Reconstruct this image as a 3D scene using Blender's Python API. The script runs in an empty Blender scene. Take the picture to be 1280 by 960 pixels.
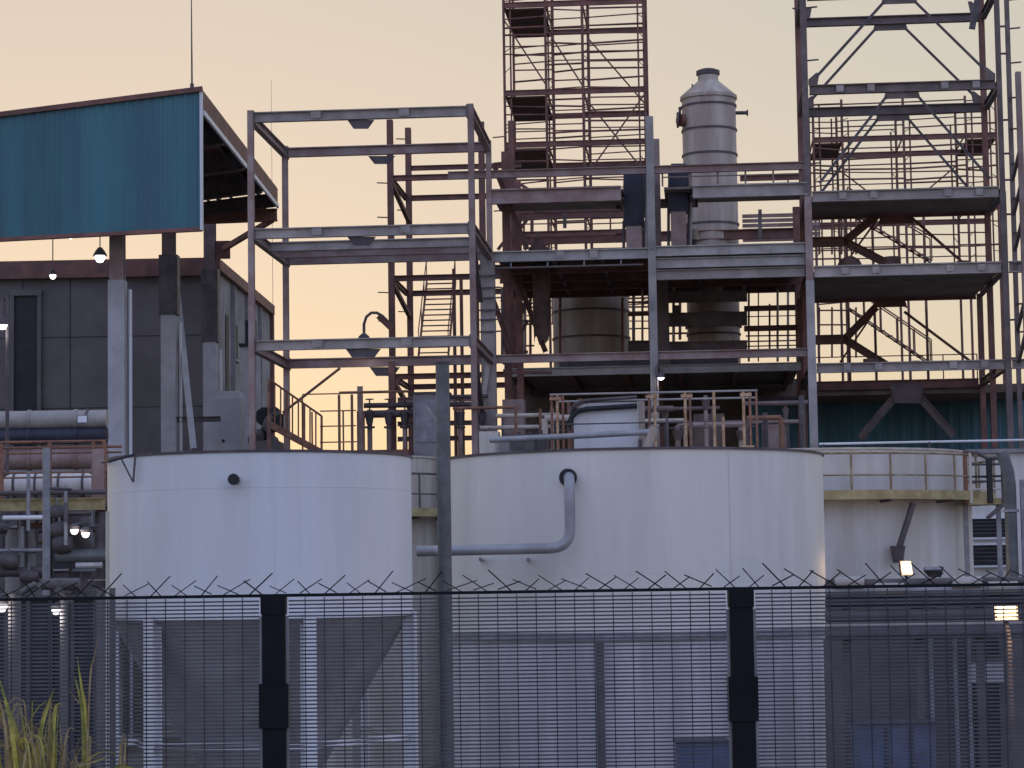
import bpy, bmesh, math, random
from mathutils import Vector, Matrix

sc = bpy.context.scene
R = math.radians

# ------------------------------------------------------------------ camera
CAM_LOC = Vector((0.0, 0.0, 5.0))
FPX = 3000.0                      # focal length in pixels of a 1280 px wide picture
PITCH, ROLL = R(4.77), R(-0.86)
cam_d = bpy.data.cameras.new('camera')
cam_d.sensor_width = 36.0
cam_d.lens = 36.0 * FPX / 1280.0
cam_d.clip_start, cam_d.clip_end = 0.1, 8000.0
cam = bpy.data.objects.new('camera', cam_d)
sc.collection.objects.link(cam)
CAM_R = Matrix.Rotation(math.pi / 2 + PITCH, 3, 'X') @ Matrix.Rotation(ROLL, 3, 'Z')
cam.location = CAM_LOC
cam.rotation_euler = CAM_R.to_euler()
sc.camera = cam

# ------------------------------------------------------------------ sky, sun, exposure
SUN_EL, SUN_AZ = R(0.6), R(-10.0)          # at the horizon, ahead and a little to the left
world = bpy.data.worlds.new('World'); sc.world = world; world.use_nodes = True
wn, wl = world.node_tree.nodes, world.node_tree.links
sky = wn.new('ShaderNodeTexSky'); sky.sky_type = 'NISHITA'; sky.sun_disc = False
sky.sun_elevation = SUN_EL; sky.sun_rotation = SUN_AZ
sky.dust_density = 1.0; sky.ozone_density = 2.5; sky.air_density = 1.0
gam = wn.new('ShaderNodeGamma'); gam.inputs[1].default_value = 0.31
# dusk: warm afterglow on the sun's side passing smoothly into blue on the far side
gd = wn.new('ShaderNodeTexCoord'); dt = wn.new('ShaderNodeVectorMath'); dt.operation = 'DOT_PRODUCT'
dt.inputs[1].default_value = (math.sin(SUN_AZ), math.cos(SUN_AZ), 0)
mr = wn.new('ShaderNodeMapRange'); mr.interpolation_type = 'SMOOTHSTEP'
mr.inputs[1].default_value = -0.35; mr.inputs[2].default_value = 0.85
tone = wn.new('ShaderNodeMix'); tone.data_type = 'RGBA'
tone.inputs[6].default_value = (0.72, 0.755, 1.05, 1); tone.inputs[7].default_value = (0.660, 0.598, 0.484, 1)
tint = wn.new('ShaderNodeMix'); tint.data_type = 'RGBA'; tint.blend_type = 'MULTIPLY'; tint.inputs[0].default_value = 1.0
wl.new(gd.outputs['Generated'], dt.inputs[0]); wl.new(dt.outputs['Value'], mr.inputs[0]); wl.new(mr.outputs[0], tone.inputs[0])
veil = wn.new('ShaderNodeMix'); veil.data_type = 'RGBA'; veil.inputs[0].default_value = 0.22; veil.inputs[7].default_value = (1.22, 1.16, 1.16, 1)   # thin even haze
wl.new(sky.outputs[0], gam.inputs[0]); wl.new(gam.outputs[0], veil.inputs[6]); wl.new(veil.outputs[2], tint.inputs[6]); wl.new(tone.outputs[2], tint.inputs[7])
wl.new(tint.outputs[2], wn['Background'].inputs[0])
wn['Background'].inputs[1].default_value = 0.10

sun_d = bpy.data.lights.new('sun', 'SUN'); sun_d.energy = 0.02; sun_d.angle = R(12); sun_d.color = (1.0, 0.62, 0.38)
sun = bpy.data.objects.new('sun', sun_d); sc.collection.objects.link(sun)
sdir = Vector((math.sin(SUN_AZ) * math.cos(SUN_EL), math.cos(SUN_AZ) * math.cos(SUN_EL), math.sin(SUN_EL)))
sun.rotation_euler = (-sdir).to_track_quat('-Z', 'Y').to_euler(); sun.location = sdir * 200

vs = sc.view_settings
vs.view_transform = 'Standard'; vs.look = 'None'; vs.gamma = 1.0; vs.use_curve_mapping = False
vs.exposure = 3.30
sc.cycles.use_denoising = True
sc.cycles.max_bounces = 6

# ------------------------------------------------------------------ measuring helpers
def ray(px, py):
    return (CAM_R @ Vector(((px - 640.0) / FPX, -(py - 480.0) / FPX, -1.0)))
def at(px, py, dist):                       # the place seen at a pixel, `dist` metres ahead
    d = ray(px, py); return CAM_LOC + d * (dist / d.y)
class Grid:                                 # a building grid: u to the right, v away, z up
    def __init__(s, o, yaw):
        s.o = Vector(o); a = R(yaw)
        s.eu = Vector((math.cos(a), -math.sin(a), 0)); s.ev = Vector((math.sin(a), math.cos(a), 0))
    def w(s, u, v, z): return s.o + s.eu * u + s.ev * v + Vector((0, 0, z))
    def uz(s, px, py, v):
        d = ray(px, py); t = (v - (CAM_LOC - s.o).dot(s.ev)) / d.dot(s.ev)
        p = CAM_LOC + d * t; return (p - s.o).dot(s.eu), p.z
    def u(s, px, py, v): return s.uz(px, py, v)[0]
    def z(s, px, py, v): return s.uz(px, py, v)[1]
    def p(s, px, py, v):
        u, z = s.uz(px, py, v); return s.w(u, v, z)
G = Grid((0, 80, 0), 4.5)

# ------------------------------------------------------------------ materials
MATS = {}
def mat(name, col, rough=0.6, metal=0.0, var=0.25, scale=3.0, bump=0.0, col2=None, streak=False, spec=0.5, edge=(0.42, 0.62)):
    m = bpy.data.materials.new(name); m.use_nodes = True
    n, l = m.node_tree.nodes, m.node_tree.links
    b = n['Principled BSDF']
    b.inputs['Roughness'].default_value = rough; b.inputs['Metallic'].default_value = metal
    b.inputs['Specular IOR Level'].default_value = spec
    tc = n.new('ShaderNodeNewGeometry'); mp = n.new('ShaderNodeMapping')
    mp.inputs['Scale'].default_value = (scale, scale, scale * (0.12 if streak else 1.0))
    l.new(tc.outputs['Position'], mp.inputs[0])
    nz = n.new('ShaderNodeTexNoise'); nz.inputs['Scale'].default_value = 1.0
    nz.inputs['Detail'].default_value = 6.0; nz.inputs['Roughness'].default_value = 0.65
    l.new(mp.outputs[0], nz.inputs[0])
    cr = n.new('ShaderNodeValToRGB'); cr.color_ramp.elements[0].position = edge[0]; cr.color_ramp.elements[1].position = edge[1]
    c2 = col2 or tuple(max(0.0, c * (1 - var)) for c in col)
    cr.color_ramp.elements[0].color = (*c2, 1); cr.color_ramp.elements[1].color = (*col, 1)
    l.new(nz.outputs[0], cr.inputs[0])
    if streak and rough < 0.7:                                  # narrow run-off streaks
        mp2 = n.new('ShaderNodeMapping'); mp2.inputs['Scale'].default_value = (5.5, 5.5, 0.16); l.new(tc.outputs['Position'], mp2.inputs[0])
        n2 = n.new('ShaderNodeTexNoise'); n2.inputs['Scale'].default_value = 1.0; n2.inputs['Detail'].default_value = 4.0; l.new(mp2.outputs[0], n2.inputs[0])
        r2 = n.new('ShaderNodeMapRange'); r2.inputs[1].default_value = 0.58; r2.inputs[2].default_value = 0.78; r2.inputs[3].default_value = 0.0; r2.inputs[4].default_value = 0.30
        l.new(n2.outputs[0], r2.inputs[0])
        mx = n.new('ShaderNodeMix'); mx.data_type = 'RGBA'; mx.inputs[7].default_value = (*[c*k for c, k in zip(col, (0.66, 0.60, 0.52))], 1)
        l.new(r2.outputs[0], mx.inputs[0]); l.new(cr.outputs[0], mx.inputs[6]); l.new(mx.outputs[2], b.inputs['Base Color'])
    else: l.new(cr.outputs[0], b.inputs['Base Color'])
    if bump:
        bp = n.new('ShaderNodeBump'); bp.inputs['Strength'].default_value = bump; bp.inputs['Distance'].default_value = 0.02
        l.new(nz.outputs[0], bp.inputs['Height']); l.new(bp.outputs[0], b.inputs['Normal'])
    MATS[name] = m; return m
def glow(name, col, strength):
    m = bpy.data.materials.new(name); m.use_nodes = True
    n, l = m.node_tree.nodes, m.node_tree.links
    n.remove(n['Principled BSDF']); e = n.new('ShaderNodeEmission')
    e.inputs[0].default_value = (*col, 1); e.inputs[1].default_value = strength
    l.new(e.outputs[0], n['Material Output'].inputs[0]); MATS[name] = m; return m

mat('white_paint', (0.775, 0.805, 0.84), 0.42, scale=1.1, streak=True, col2=(0.69, 0.70, 0.71), edge=(0.30, 0.66))
mat('warm_white', (0.81, 0.80, 0.755), 0.45, scale=1.0, streak=True, col2=(0.68, 0.665, 0.62), edge=(0.28, 0.64))
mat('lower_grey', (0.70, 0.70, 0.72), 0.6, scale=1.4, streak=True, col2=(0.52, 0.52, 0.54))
mat('post_grey', (0.15, 0.165, 0.17), 0.5, metal=0.15, var=0.3, scale=3)
mat('white_paint_old', (0.74, 0.73, 0.70), 0.5, scale=1.2, streak=True, col2=(0.60, 0.57, 0.52))
mat('cream_paint', (0.66, 0.63, 0.56), 0.55, scale=1.5, streak=True, col2=(0.50, 0.45, 0.38))
mat('grey_steel', (0.46, 0.405, 0.375), 0.55, var=0.3, scale=1.3)
mat('pale_steel', (0.45, 0.42, 0.40), 0.5, var=0.25, scale=1.5)
mat('dark_steel', (0.13, 0.11, 0.12), 0.6, var=0.4, scale=2.0)
mat('red_steel', (0.25, 0.115, 0.092), 0.65, scale=1.4, col2=(0.15, 0.075, 0.062))
mat('plum_steel', (0.20, 0.155, 0.145), 0.6, var=0.35, scale=1.6)
mat('underside', (0.27, 0.225, 0.20), 0.8, var=0.35, scale=0.8)
mat('back_brown', (0.22, 0.165, 0.135), 0.85, var=0.45, scale=0.7)
mat('warm_lit_post', (0.62, 0.43, 0.27), 0.6, scale=5, col2=(0.36, 0.20, 0.11))  # cream posts with the warm light on them put into the colour
mat('mauve_steel', (0.37, 0.295, 0.275), 0.6, scale=1.1, col2=(0.27, 0.175, 0.155))
mat('rust_rail', (0.33, 0.165, 0.10), 0.7, scale=4, col2=(0.20, 0.10, 0.07))
mat('yellow_paint', (0.50, 0.43, 0.22), 0.6, scale=2.5, col2=(0.34, 0.27, 0.13))
mat('rail_ochre', (0.40, 0.34, 0.22), 0.6, scale=3, col2=(0.24, 0.17, 0.10))
mat('teal_clad', (0.042, 0.180, 0.215), 0.5, scale=0.8, streak=True, col2=(0.045, 0.125, 0.17), edge=(0.36, 0.66))
mat('concrete', (0.36, 0.35, 0.35), 0.9, var=0.3, scale=0.8, bump=0.3)
mat('concrete_dark', (0.175, 0.16, 0.158), 0.92, var=0.22, scale=0.35, bump=0.2)
mat('concrete_pale', (0.50, 0.50, 0.51), 0.85, var=0.18, scale=1.2, bump=0.2)
mat('galv', (0.34, 0.35, 0.38), 0.5, metal=0.25, var=0.3, scale=3)
mat('pipe_grey', (0.40, 0.41, 0.44), 0.42, metal=0.2, var=0.25, scale=2)
mat('vessel_grey', (0.60, 0.535, 0.46), 0.6, scale=1.2, streak=True, col2=(0.41, 0.335, 0.28))
mat('navy', (0.040, 0.045, 0.075), 0.6, var=0.4, scale=2.5)
mat('black_paint', (0.022, 0.024, 0.03), 0.6, var=0.3, scale=3)
mat('fence_wire', (0.125, 0.13, 0.155), 0.5, metal=0.2, var=0.3, scale=6)
mat('vertical_wire', (0.05, 0.055, 0.075), 0.5, metal=0.2, var=0.3, scale=6)
mat('fence_post', (0.008, 0.011, 0.016), 0.6, var=0.3, scale=5, spec=0.2)
mat('blue_paint', (0.07, 0.11, 0.23), 0.5, var=0.3, scale=2)
mat('deck_plank', (0.13, 0.075, 0.06), 0.8, var=0.4, scale=3)
mat('dirt', (0.20, 0.165, 0.13), 0.95, var=0.45, scale=0.6, bump=0.5)
mat('grass_ground', (0.085, 0.095, 0.035), 0.95, scale=1.5, bump=0.6, col2=(0.10, 0.075, 0.04))
mat('reed_green', (0.60, 0.54, 0.11), 0.6, scale=7, col2=(0.22, 0.22, 0.05))
mat('reed_dry', (0.50, 0.40, 0.20), 0.75, scale=5, col2=(0.24, 0.17, 0.08))
mat('glass_dark', (0.03, 0.032, 0.04), 0.65, var=0.2, scale=1)
def per_piece(name, lo, hi):                                    # each sheet weathers a little differently
    m = MATS[name]; n, l = m.node_tree.nodes, m.node_tree.links; b = n['Principled BSDF']; src = b.inputs['Base Color'].links[0].from_socket
    oi = n.new('ShaderNodeObjectInfo'); mr_ = n.new('ShaderNodeMapRange'); mr_.inputs[3].default_value = lo; mr_.inputs[4].default_value = hi
    hs = n.new('ShaderNodeHueSaturation'); l.new(oi.outputs['Random'], mr_.inputs[0]); l.new(mr_.outputs[0], hs.inputs['Value']); l.new(src, hs.inputs['Color']); l.new(hs.outputs[0], b.inputs['Base Color'])
for nm in ('teal_clad', 'mauve_steel', 'red_steel', 'grey_steel', 'pale_steel', 'plum_steel'): per_piece(nm, 0.82 if nm != 'teal_clad' else 0.86, 1.14)
glow('lamp_white', (1.0, 0.97, 1.0), 0.35)
glow('lamp_warm', (1.0, 0.72, 0.38), 0.60)

# ------------------------------------------------------------------ object helpers
COL = sc.collection
def tag(o, label=None, cat=None, group=None, kind=None):
    if label: o['label'] = label
    if cat: o['category'] = cat
    if group: o['group'] = group
    if kind: o['kind'] = kind
    return o
def thing(name, label, cat, loc, group=None):
    o = bpy.data.objects.new(name, None); COL.objects.link(o); o.location = Vector(loc)
    o.empty_display_size = 0.2
    return tag(o, label, cat, group)
def root_loc(par):
    p = Vector((0, 0, 0))
    while par is not None: p = p + par.location; par = par.parent
    return p
def meshobj(name, verts, faces, m, par=None, smooth=False):
    off = root_loc(par)
    if par is None:
        xs = [Vector(v) for v in verts]; off = sum(xs, Vector()) / len(xs); off.z = min(v.z for v in xs)
    me = bpy.data.meshes.new(name)
    me.from_pydata([tuple(Vector(v) - off) for v in verts], [], faces)
    me.materials.append(MATS[m] if isinstance(m, str) else m)
    if smooth:
        me.polygons.foreach_set('use_smooth', [True] * len(me.polygons))
        me.set_sharp_from_angle(angle=R(42))
    o = bpy.data.objects.new(name, me); COL.objects.link(o)
    if par is None: o.location = off
    else: o.parent = par
    return o
class MB:                                  # collects shapes for ONE mesh
    def __init__(s): s.v, s.f = [], []
    def add(s, vs_, fs_):
        k = len(s.v); s.v += [Vector(x) for x in vs_]; s.f += [tuple(i + k for i in f) for f in fs_]
    def build(s, name, m, par=None, smooth=False): return meshobj(name, s.v, s.f, m, par, smooth)
def basis(d, up=None):
    d = d.normalized(); up = Vector(up) if up is not None else Vector((0, 0, 1))
    if abs(d.dot(up.normalized())) > 0.98: up = G.ev
    r = d.cross(up).normalized(); n = r.cross(d).normalized(); return d, r, n
def s_bar(a, b, w, h, sec='B', up=None):
    a, b = Vector(a), Vector(b); d, r, n = basis(b - a, up)
    if sec == 'B': prof = [(-w/2, -h/2), (w/2, -h/2), (w/2, h/2), (-w/2, h/2)]
    elif sec == 'L': t = 0.18*w; prof = [(-w/2, -h/2), (w/2, -h/2), (w/2, -h/2+t), (-w/2+t, -h/2+t), (-w/2+t, h/2), (-w/2, h/2)]
    else:
        tf, tw = max(0.022, h*0.11), max(0.018, w*0.12)/2
        prof = [(-w/2, -h/2), (w/2, -h/2), (w/2, -h/2+tf), (tw, -h/2+tf), (tw, h/2-tf), (w/2, h/2-tf),
                (w/2, h/2), (-w/2, h/2), (-w/2, h/2-tf), (-tw, h/2-tf), (-tw, -h/2+tf), (-w/2, -h/2+tf)]
    k = len(prof); vv = [a + r*x + n*y for x, y in prof] + [b + r*x + n*y for x, y in prof]
    ff = [(i, (i+1) % k, (i+1) % k + k, i + k) for i in range(k)]
    if sec == 'I':
        for o_ in (0, k):
            for q in ((0, 1, 2, 11), (3, 4, 9, 10), (5, 6, 7, 8)): ff.append(tuple(i + o_ for i in q))
    else: ff += [tuple(range(k))[::-1], tuple(range(k, 2*k))]
    return vv, ff
def bar(par, name, a, b, w, h, m, sec='B', up=None):
    return meshobj(name, *s_bar(a, b, w, h, sec, up), m, par)
def s_tube(pts, r, n=8, caps=True):
    pts = [Vector(p) for p in pts]; rr = r if isinstance(r, (list, tuple)) else [r]*len(pts)
    vv, ff = [], []; prev = None
    for i, p in enumerate(pts):
        d = (pts[min(i+1, len(pts)-1)] - pts[max(i-1, 0)]).normalized()
        if prev is None:
            up = Vector((0, 0, 1)) if abs(d.z) < 0.9 else Vector((0, 1, 0))
            x = d.cross(up).normalized()
        else: x = (prev - d*prev.dot(d)).normalized()
        prev = x; y = d.cross(x)
        vv += [p + (x*math.cos(2*math.pi*k/n) + y*math.sin(2*math.pi*k/n))*rr[i] for k in range(n)]
    for i in range(len(pts)-1):
        for k in range(n): ff.append((i*n+k, i*n+(k+1) % n, (i+1)*n+(k+1) % n, (i+1)*n+k))
    if caps: ff += [tuple(range(n))[::-1], tuple(range((len(pts)-1)*n, len(pts)*n))]
    return vv, ff
def tube(par, name, pts, r, m, n=8): return meshobj(name, *s_tube(pts, r, n), m, par, True)
def bend(a, c, b, rad, k=5):               # rounded corner a-c-b
    a, b, c = Vector(a), Vector(b), Vector(c); p = c + (a-c).normalized()*rad; q = c + (b-c).normalized()*rad
    return [p*(1-t)**2 + c*2*t*(1-t) + q*t*t for t in [i/k for i in range(k+1)]]
def s_box(o, ex, ey, ez):                  # corner and three edges
    o, ex, ey, ez = map(Vector, (o, ex, ey, ez))
    vv = [o, o+ex, o+ex+ey, o+ey, o+ez, o+ex+ez, o+ex+ey+ez, o+ey+ez]
    return vv, [(0, 3, 2, 1), (4, 5, 6, 7), (0, 1, 5, 4), (1, 2, 6, 5), (2, 3, 7, 6), (3, 0, 4, 7)]
def box(par, name, o, ex, ey, ez, m): return meshobj(name, *s_box(o, ex, ey, ez), m, par)
def gbox(par, name, u0, u1, v0, v1, z0, z1, m, g=G):
    return box(par, name, g.w(u0, v0, z0), g.eu*(u1-u0), g.ev*(v1-v0), (0, 0, z1-z0), m)
def s_lathe(c, prof, n=48, a0=0.0, a1=2*math.pi):
    c = Vector(c); full = abs(a1-a0-2*math.pi) < 1e-6; k = n if full else n+1
    vv, ff = [], []
    for r, z in prof: vv += [c + Vector((r*math.cos(a0+(a1-a0)*i/n), r*math.sin(a0+(a1-a0)*i/n), z)) for i in range(k)]
    for j in range(len(prof)-1):
        for i in range(n): ff.append((j*k+i, j*k+(i+1) % k, (j+1)*k+(i+1) % k, (j+1)*k+i))
    return vv, ff
def lathe(par, name, c, prof, m, n=48, a0=0.0, a1=2*math.pi): return meshobj(name, *s_lathe(c, prof, n, a0, a1), m, par, True)
def ring(par, name, c, r, z, w, h, m, n=64, a0=0.0, a1=2*math.pi):   # rectangular-section ring
    return lathe(par, name, c, [(r, z), (r+w, z), (r+w, z+h), (r, z+h), (r, z)], m, n, a0, a1)
def plate(par, name, pts, thick, nrm, m):  # flat polygon with thickness
    pts = [Vector(p) for p in pts]; nrm = Vector(nrm).normalized()*thick/2; k = len(pts)
    vv = [p - nrm for p in pts] + [p + nrm for p in pts]
    return meshobj(name, vv, [tuple(range(k))[::-1], tuple(range(k, 2*k))] + [(i, (i+1) % k, (i+1) % k+k, i+k) for i in range(k)], m, par)
def struct(o): o['kind'] = 'structure'; return o
def handrail(par, pts, h, m, post_gap=1.2, r=0.025, mid=True, toe=None, toe_m=None):
    """posts, top rail and knee rail along a polyline of deck points"""
    pts = [Vector(p) for p in pts]; up = Vector((0, 0, h))
    tube(par, 'top_rail', [p + up for p in pts], r, m, 6)
    if mid: tube(par, 'knee_rail', [p + up*0.5 for p in pts], r*0.8, m, 6)
    for a, b in zip(pts, pts[1:]):
        n = max(1, round((b-a).length / post_gap))
        for i in range(n + (1 if b is pts[-1] else 0)):
            p = a.lerp(b, i/n); tube(par, 'post', [p, p + up], r, m, 6)
        if toe: bar(par, 'toe_board', a + Vector((0, 0, toe/2)), b + Vector((0, 0, toe/2)), 0.012, toe, toe_m or m)

# ================================================================== THE SETTING: ground
rows = [(-60, 3.4), (7, 3.4), (11.5, 2.75), (13, 2.5), (16, 2.2), (22, 1.2), (30, 0.0), (60, 0.0), (140, 0.0), (600, 0.0), (4000, 0.0)]
cols = [-3000, -400, -60, -25, -12, -5, 0, 5, 12, 25, 60, 400, 3000]
gv, gf = [], []
rg = random.Random(4)
for y, z in rows:
    for x in cols: gv.append((x, y, z + (rg.uniform(-0.06, 0.06) if 0 < y < 28 else 0)))
nc = len(cols)
for j in range(len(rows)-1):
    for i in range(nc-1): gf.append((j*nc+i, j*nc+i+1, (j+1)*nc+i+1, (j+1)*nc+i))
g_me = bpy.data.meshes.new('ground'); g_me.from_pydata(gv, [], gf)
g_me.materials.append(MATS['grass_ground']); g_me.materials.append(MATS['dirt'])
for p in g_me.polygons:
    if p.center.y > 24: p.material_index = 1
ground = bpy.data.objects.new('ground', g_me); COL.objects.link(ground); ground['kind'] = 'structure'

# ================================================================== PERIMETER FENCE
FY = 13.0
def fx(px): return at(px, 850, FY).x
F_TOP = at(640, 740, FY).z; F_BOT = 2.35
pitch = fx(928) - fx(343)
posts_x = [fx(343) + pitch*k for k in (-1, 0, 1, 2)]
fence = thing('mesh_fence', 'tall dark welded mesh security fence with spiked top in the foreground', 'fence', (fx(640), FY, F_BOT))
PW = 0.122
for x in posts_x:
    box(fence, 'post', (x-PW/2, FY-0.05, F_BOT-0.3), (PW, 0, 0), (0, 0.1, 0), (0, 0, F_TOP-F_BOT+0.28), 'fence_post')
    box(fence, 'post_cap', (x-PW/2-0.006, FY-0.056, F_TOP-0.1), (PW+0.012, 0, 0), (0, 0.112, 0), (0, 0, 0.095), 'fence_post')
    zc = at(640, 905, FY).z
    box(fence, 'clamp_plate', (x-PW/2-0.017, FY-0.062, zc), (PW+0.034, 0, 0), (0, 0.124, 0), (0, 0, 0.235), 'fence_post')
for a, b in zip(posts_x, posts_x[1:]):
    x0, x1 = a+PW/2+0.004, b-PW/2-0.004
    for xs in (x0, x1-0.014):
        box(fence, 'edge_strip', (xs, FY-0.012, F_BOT), (0.014, 0, 0), (0, 0.02, 0), (0, 0, F_TOP-0.11-F_BOT), 'galv')
    mb = MB(); z = F_BOT+0.02
    while z < F_TOP-0.02:
        mb.add(*s_box((x0+0.015, FY-0.003, z), (x1-x0-0.03, 0, 0), (0, 0.004, 0), (0, 0, 0.0090))); z += 0.0206
    tag(mb.build('horizontal_wire', 'fence_wire', fence), kind='stuff')
    n = round((x1-x0)/0.1045)
    for i in range(1, n):
        x = x0+(x1-x0)*i/n
        box(fence, 'vertical_wire', (x-0.0025, FY-0.008, F_BOT), (0.005, 0, 0), (0, 0.0045, 0), (0, 0, F_TOP-F_BOT-0.01), 'vertical_wire')
bar(fence, 'top_rail', (posts_x[0]-1, FY, F_TOP), (posts_x[-1]+1, FY, F_TOP), 0.03, 0.017, 'fence_post')
mb = MB()
for x0, x1, z1 in ((-0.04, 0.095, 0.088), (0.034, -0.062, 0.062)):
    mb.add(*s_bar((x0, 0.003*(1 if x1 > 0 else -1), -0.006), (x1, 0.003*(1 if x1 > 0 else -1), z1), 0.004, 0.006))
spk = None; rg = random.Random(8); x = posts_x[0]
while x < posts_x[-1]:
    if spk is None:
        spk = mb.build('spike', 'fence_post', fence); o = spk
        spk_me = spk.data; off = root_loc(fence)
        for v in spk_me.vertices: v.co = v.co + off
    else: o = spk.copy(); COL.objects.link(o)
    o.location = Vector((x, FY, F_TOP+0.012)) - root_loc(fence)
    o.rotation_euler = (0, rg.uniform(-0.22, 0.22), rg.uniform(-0.4, 0.4)); s_ = rg.uniform(0.75, 1.2)
    o.scale = (s_ if x < fx(600) else -s_, 1, rg.uniform(0.75, 1.2)); x += 0.1345

# ================================================================== TANKS
# ---- hopper-bottomed tank on legs, left
TC = Vector((at(326, 700, 45).x, 45.0, 0)); TR = 189*45/3000*0.998
zt = at(326, 564, 45-TR).z; zb = at(326, 771, 45-TR).z
tank = thing('hopper_tank', 'white cone-bottomed tank on white legs, left of the big tank', 'tank', TC)
lathe(tank, 'shell', TC, [(TR, zb), (TR, zt), (TR-0.02, zt)], 'white_paint', 96)
lathe(tank, 'roof', TC, [(TR-0.03, zt-0.02), (0.25, zt+0.10), (0.0, zt+0.10)], 'white_paint_old', 64)
ring(tank, 'rim', TC, TR-0.01, zt-0.015, 0.035, 0.045, 'dark_steel', 96)
lathe(tank, 'cone', TC, [(TR-0.03, zb+0.01), (0.42, 0.45), (0.40, 0.2)], 'concrete', 64)
ring(tank, 'girder_ring', TC, TR-0.02, zb-0.04, 0.05, 0.10, 'white_paint', 96)
for zz in (at(326, 609, 45-TR).z,): ring(tank, 'weld_seam', TC, TR-0.005, zz, 0.009, 0.018, 'white_paint', 96)
legs = []
for k in range(6):
    a = R(-7 + 60*k); p = TC + Vector((math.cos(a), math.sin(a), 0))*(TR-0.02); legs.append(p)
    bar(tank, 'leg', p, p + Vector((0, 0, zb+0.05)), 0.23, 0.23, 'white_paint', 'I', (math.cos(a), math.sin(a), 0))
    q = TC + Vector((math.cos(a), math.sin(a), 0))*TR
    box(tank, 'base_plate', p + Vector((-0.2, -0.2, 0)), (0.4, 0, 0), (0, 0.4, 0), (0, 0, 0.03), 'white_paint')
zbr = at(326, 937, 45-TR).z
for k in range(6):
    a, b = legs[k], legs[(k+1) % 6]
    for dz in (0, 0.075): bar(tank, 'cross_brace', a+Vector((0, 0, zbr+dz)), b+Vector((0, 0, zbr+dz)), 0.05, 0.035, 'white_paint')
def on_shell(c, r, px, py):
    p0 = at(px, py, c.y - r*0.9); dx = p0.x - c.x; y = c.y - math.sqrt(max(r*r-dx*dx, 0.01))
    p = at(px, py, y); return p, Vector((p.x-c.x, p.y-c.y, 0)).normalized()
p, n = on_shell(TC, TR, 295, 600)
tube(tank, 'nozzle', [p - n*0.1, p + n*0.28], 0.075, 'dark_steel', 16); tube(tank, 'nozzle_flange', [p + n*0.25, p + n*0.29], 0.10, 'black_paint', 16)
p, n = on_shell(TC, TR, 172, 568)
tube(tank, 'rim_bracket', [p + n*0.05, p + n*0.10 + Vector((0.0, 0, -0.5))], 0.02, 'dark_steel', 6)
tube(tank, 'rim_bracket', [p + n*0.05 + Vector((-0.25, 0, -0.08)), p + n*0.10 + Vector((0, 0, -0.5))], 0.015, 'dark_steel', 6)
tube(tank, 'top_cable', [p + n*0.05, p + n*0.05 + Vector((-0.45, -0.1, -0.13)), at(128, 578, 44.4)], 0.022, 'black_paint', 6)

# ---- big flat-bottomed tank
BC = Vector((at(789, 650, 55).x, 55.0, 0)); BR = 239*55/3000
zt = at(789, 561, 55-BR).z
tank = thing('storage_tank', 'big white flat-bottomed tank with an elbowed pipe on its face', 'tank', BC)
zlo = at(789, 798, 55-BR).z
lathe(tank, 'shell', BC, [(BR, zlo), (BR, zt), (BR-0.02, zt)], 'warm_white', 120)
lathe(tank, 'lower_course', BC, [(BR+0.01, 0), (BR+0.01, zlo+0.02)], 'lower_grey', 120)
lathe(tank, 'roof', BC, [(BR-0.03, zt-0.02), (0.3, zt+0.12), (0, zt+0.12)], 'white_paint_old', 64)
ring(tank, 'rim', BC, BR-0.01, zt-0.015, 0.05, 0.05, 'dark_steel', 120)
zz = at(789, 800, 55-BR).z; ring(tank, 'stiffener_band', BC, BR-0.01, zz, 0.09, 0.16, 'galv', 120)
for py in (716,): ring(tank, 'weld_seam', BC, BR-0.005, at(789, py, 55-BR).z, 0.009, 0.018, 'warm_white', 120)
for px in (912,):
    p, n = on_shell(BC, BR, px, 640); bar(tank, 'plate_seam', Vector((p.x, p.y, zz+0.2)), Vector((p.x, p.y, zt-0.05)), 0.02, 0.016, 'white_paint_old', 'B', n)
p, n = on_shell(BC, BR, 711, 597); pr = 0.112
yp = p.y - 0.45
c1 = Vector((p.x, yp, p.z)); c2 = at(711, 685, yp); c2 = Vector((p.x, yp, c2.z)); c3 = Vector((BC.x-BR-0.35, yp, c2.z-0.02))
pts = [p - n*0.2] + bend(p, c1, c2, 0.3) + bend(c1, c2, c3, 0.42) + [c3]
tube(tank, 'pipe', pts, pr, 'pipe_grey', 20)
tube(tank, 'pipe_flange', [p + n*0.02, p + n*0.09], 0.19, 'black_paint', 20)
for px in (600, 660):
    q = at(px, 688, yp); bar(tank, 'pipe_support', q + Vector((0, 0, -0.18)), Vector((q.x, BC.y - math.sqrt(BR*BR-(q.x-BC.x)**2)+0.05, q.z-0.18)), 0.06, 0.06, 'galv')
q, n = on_shell(BC, BR, 751, 900)
tube(tank, 'down_pipe', [Vector((q.x, q.y-0.15, 0)), Vector((q.x, q.y-0.15, at(751, 803, q.y).z))], 0.085, 'dark_steel', 10)

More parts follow.
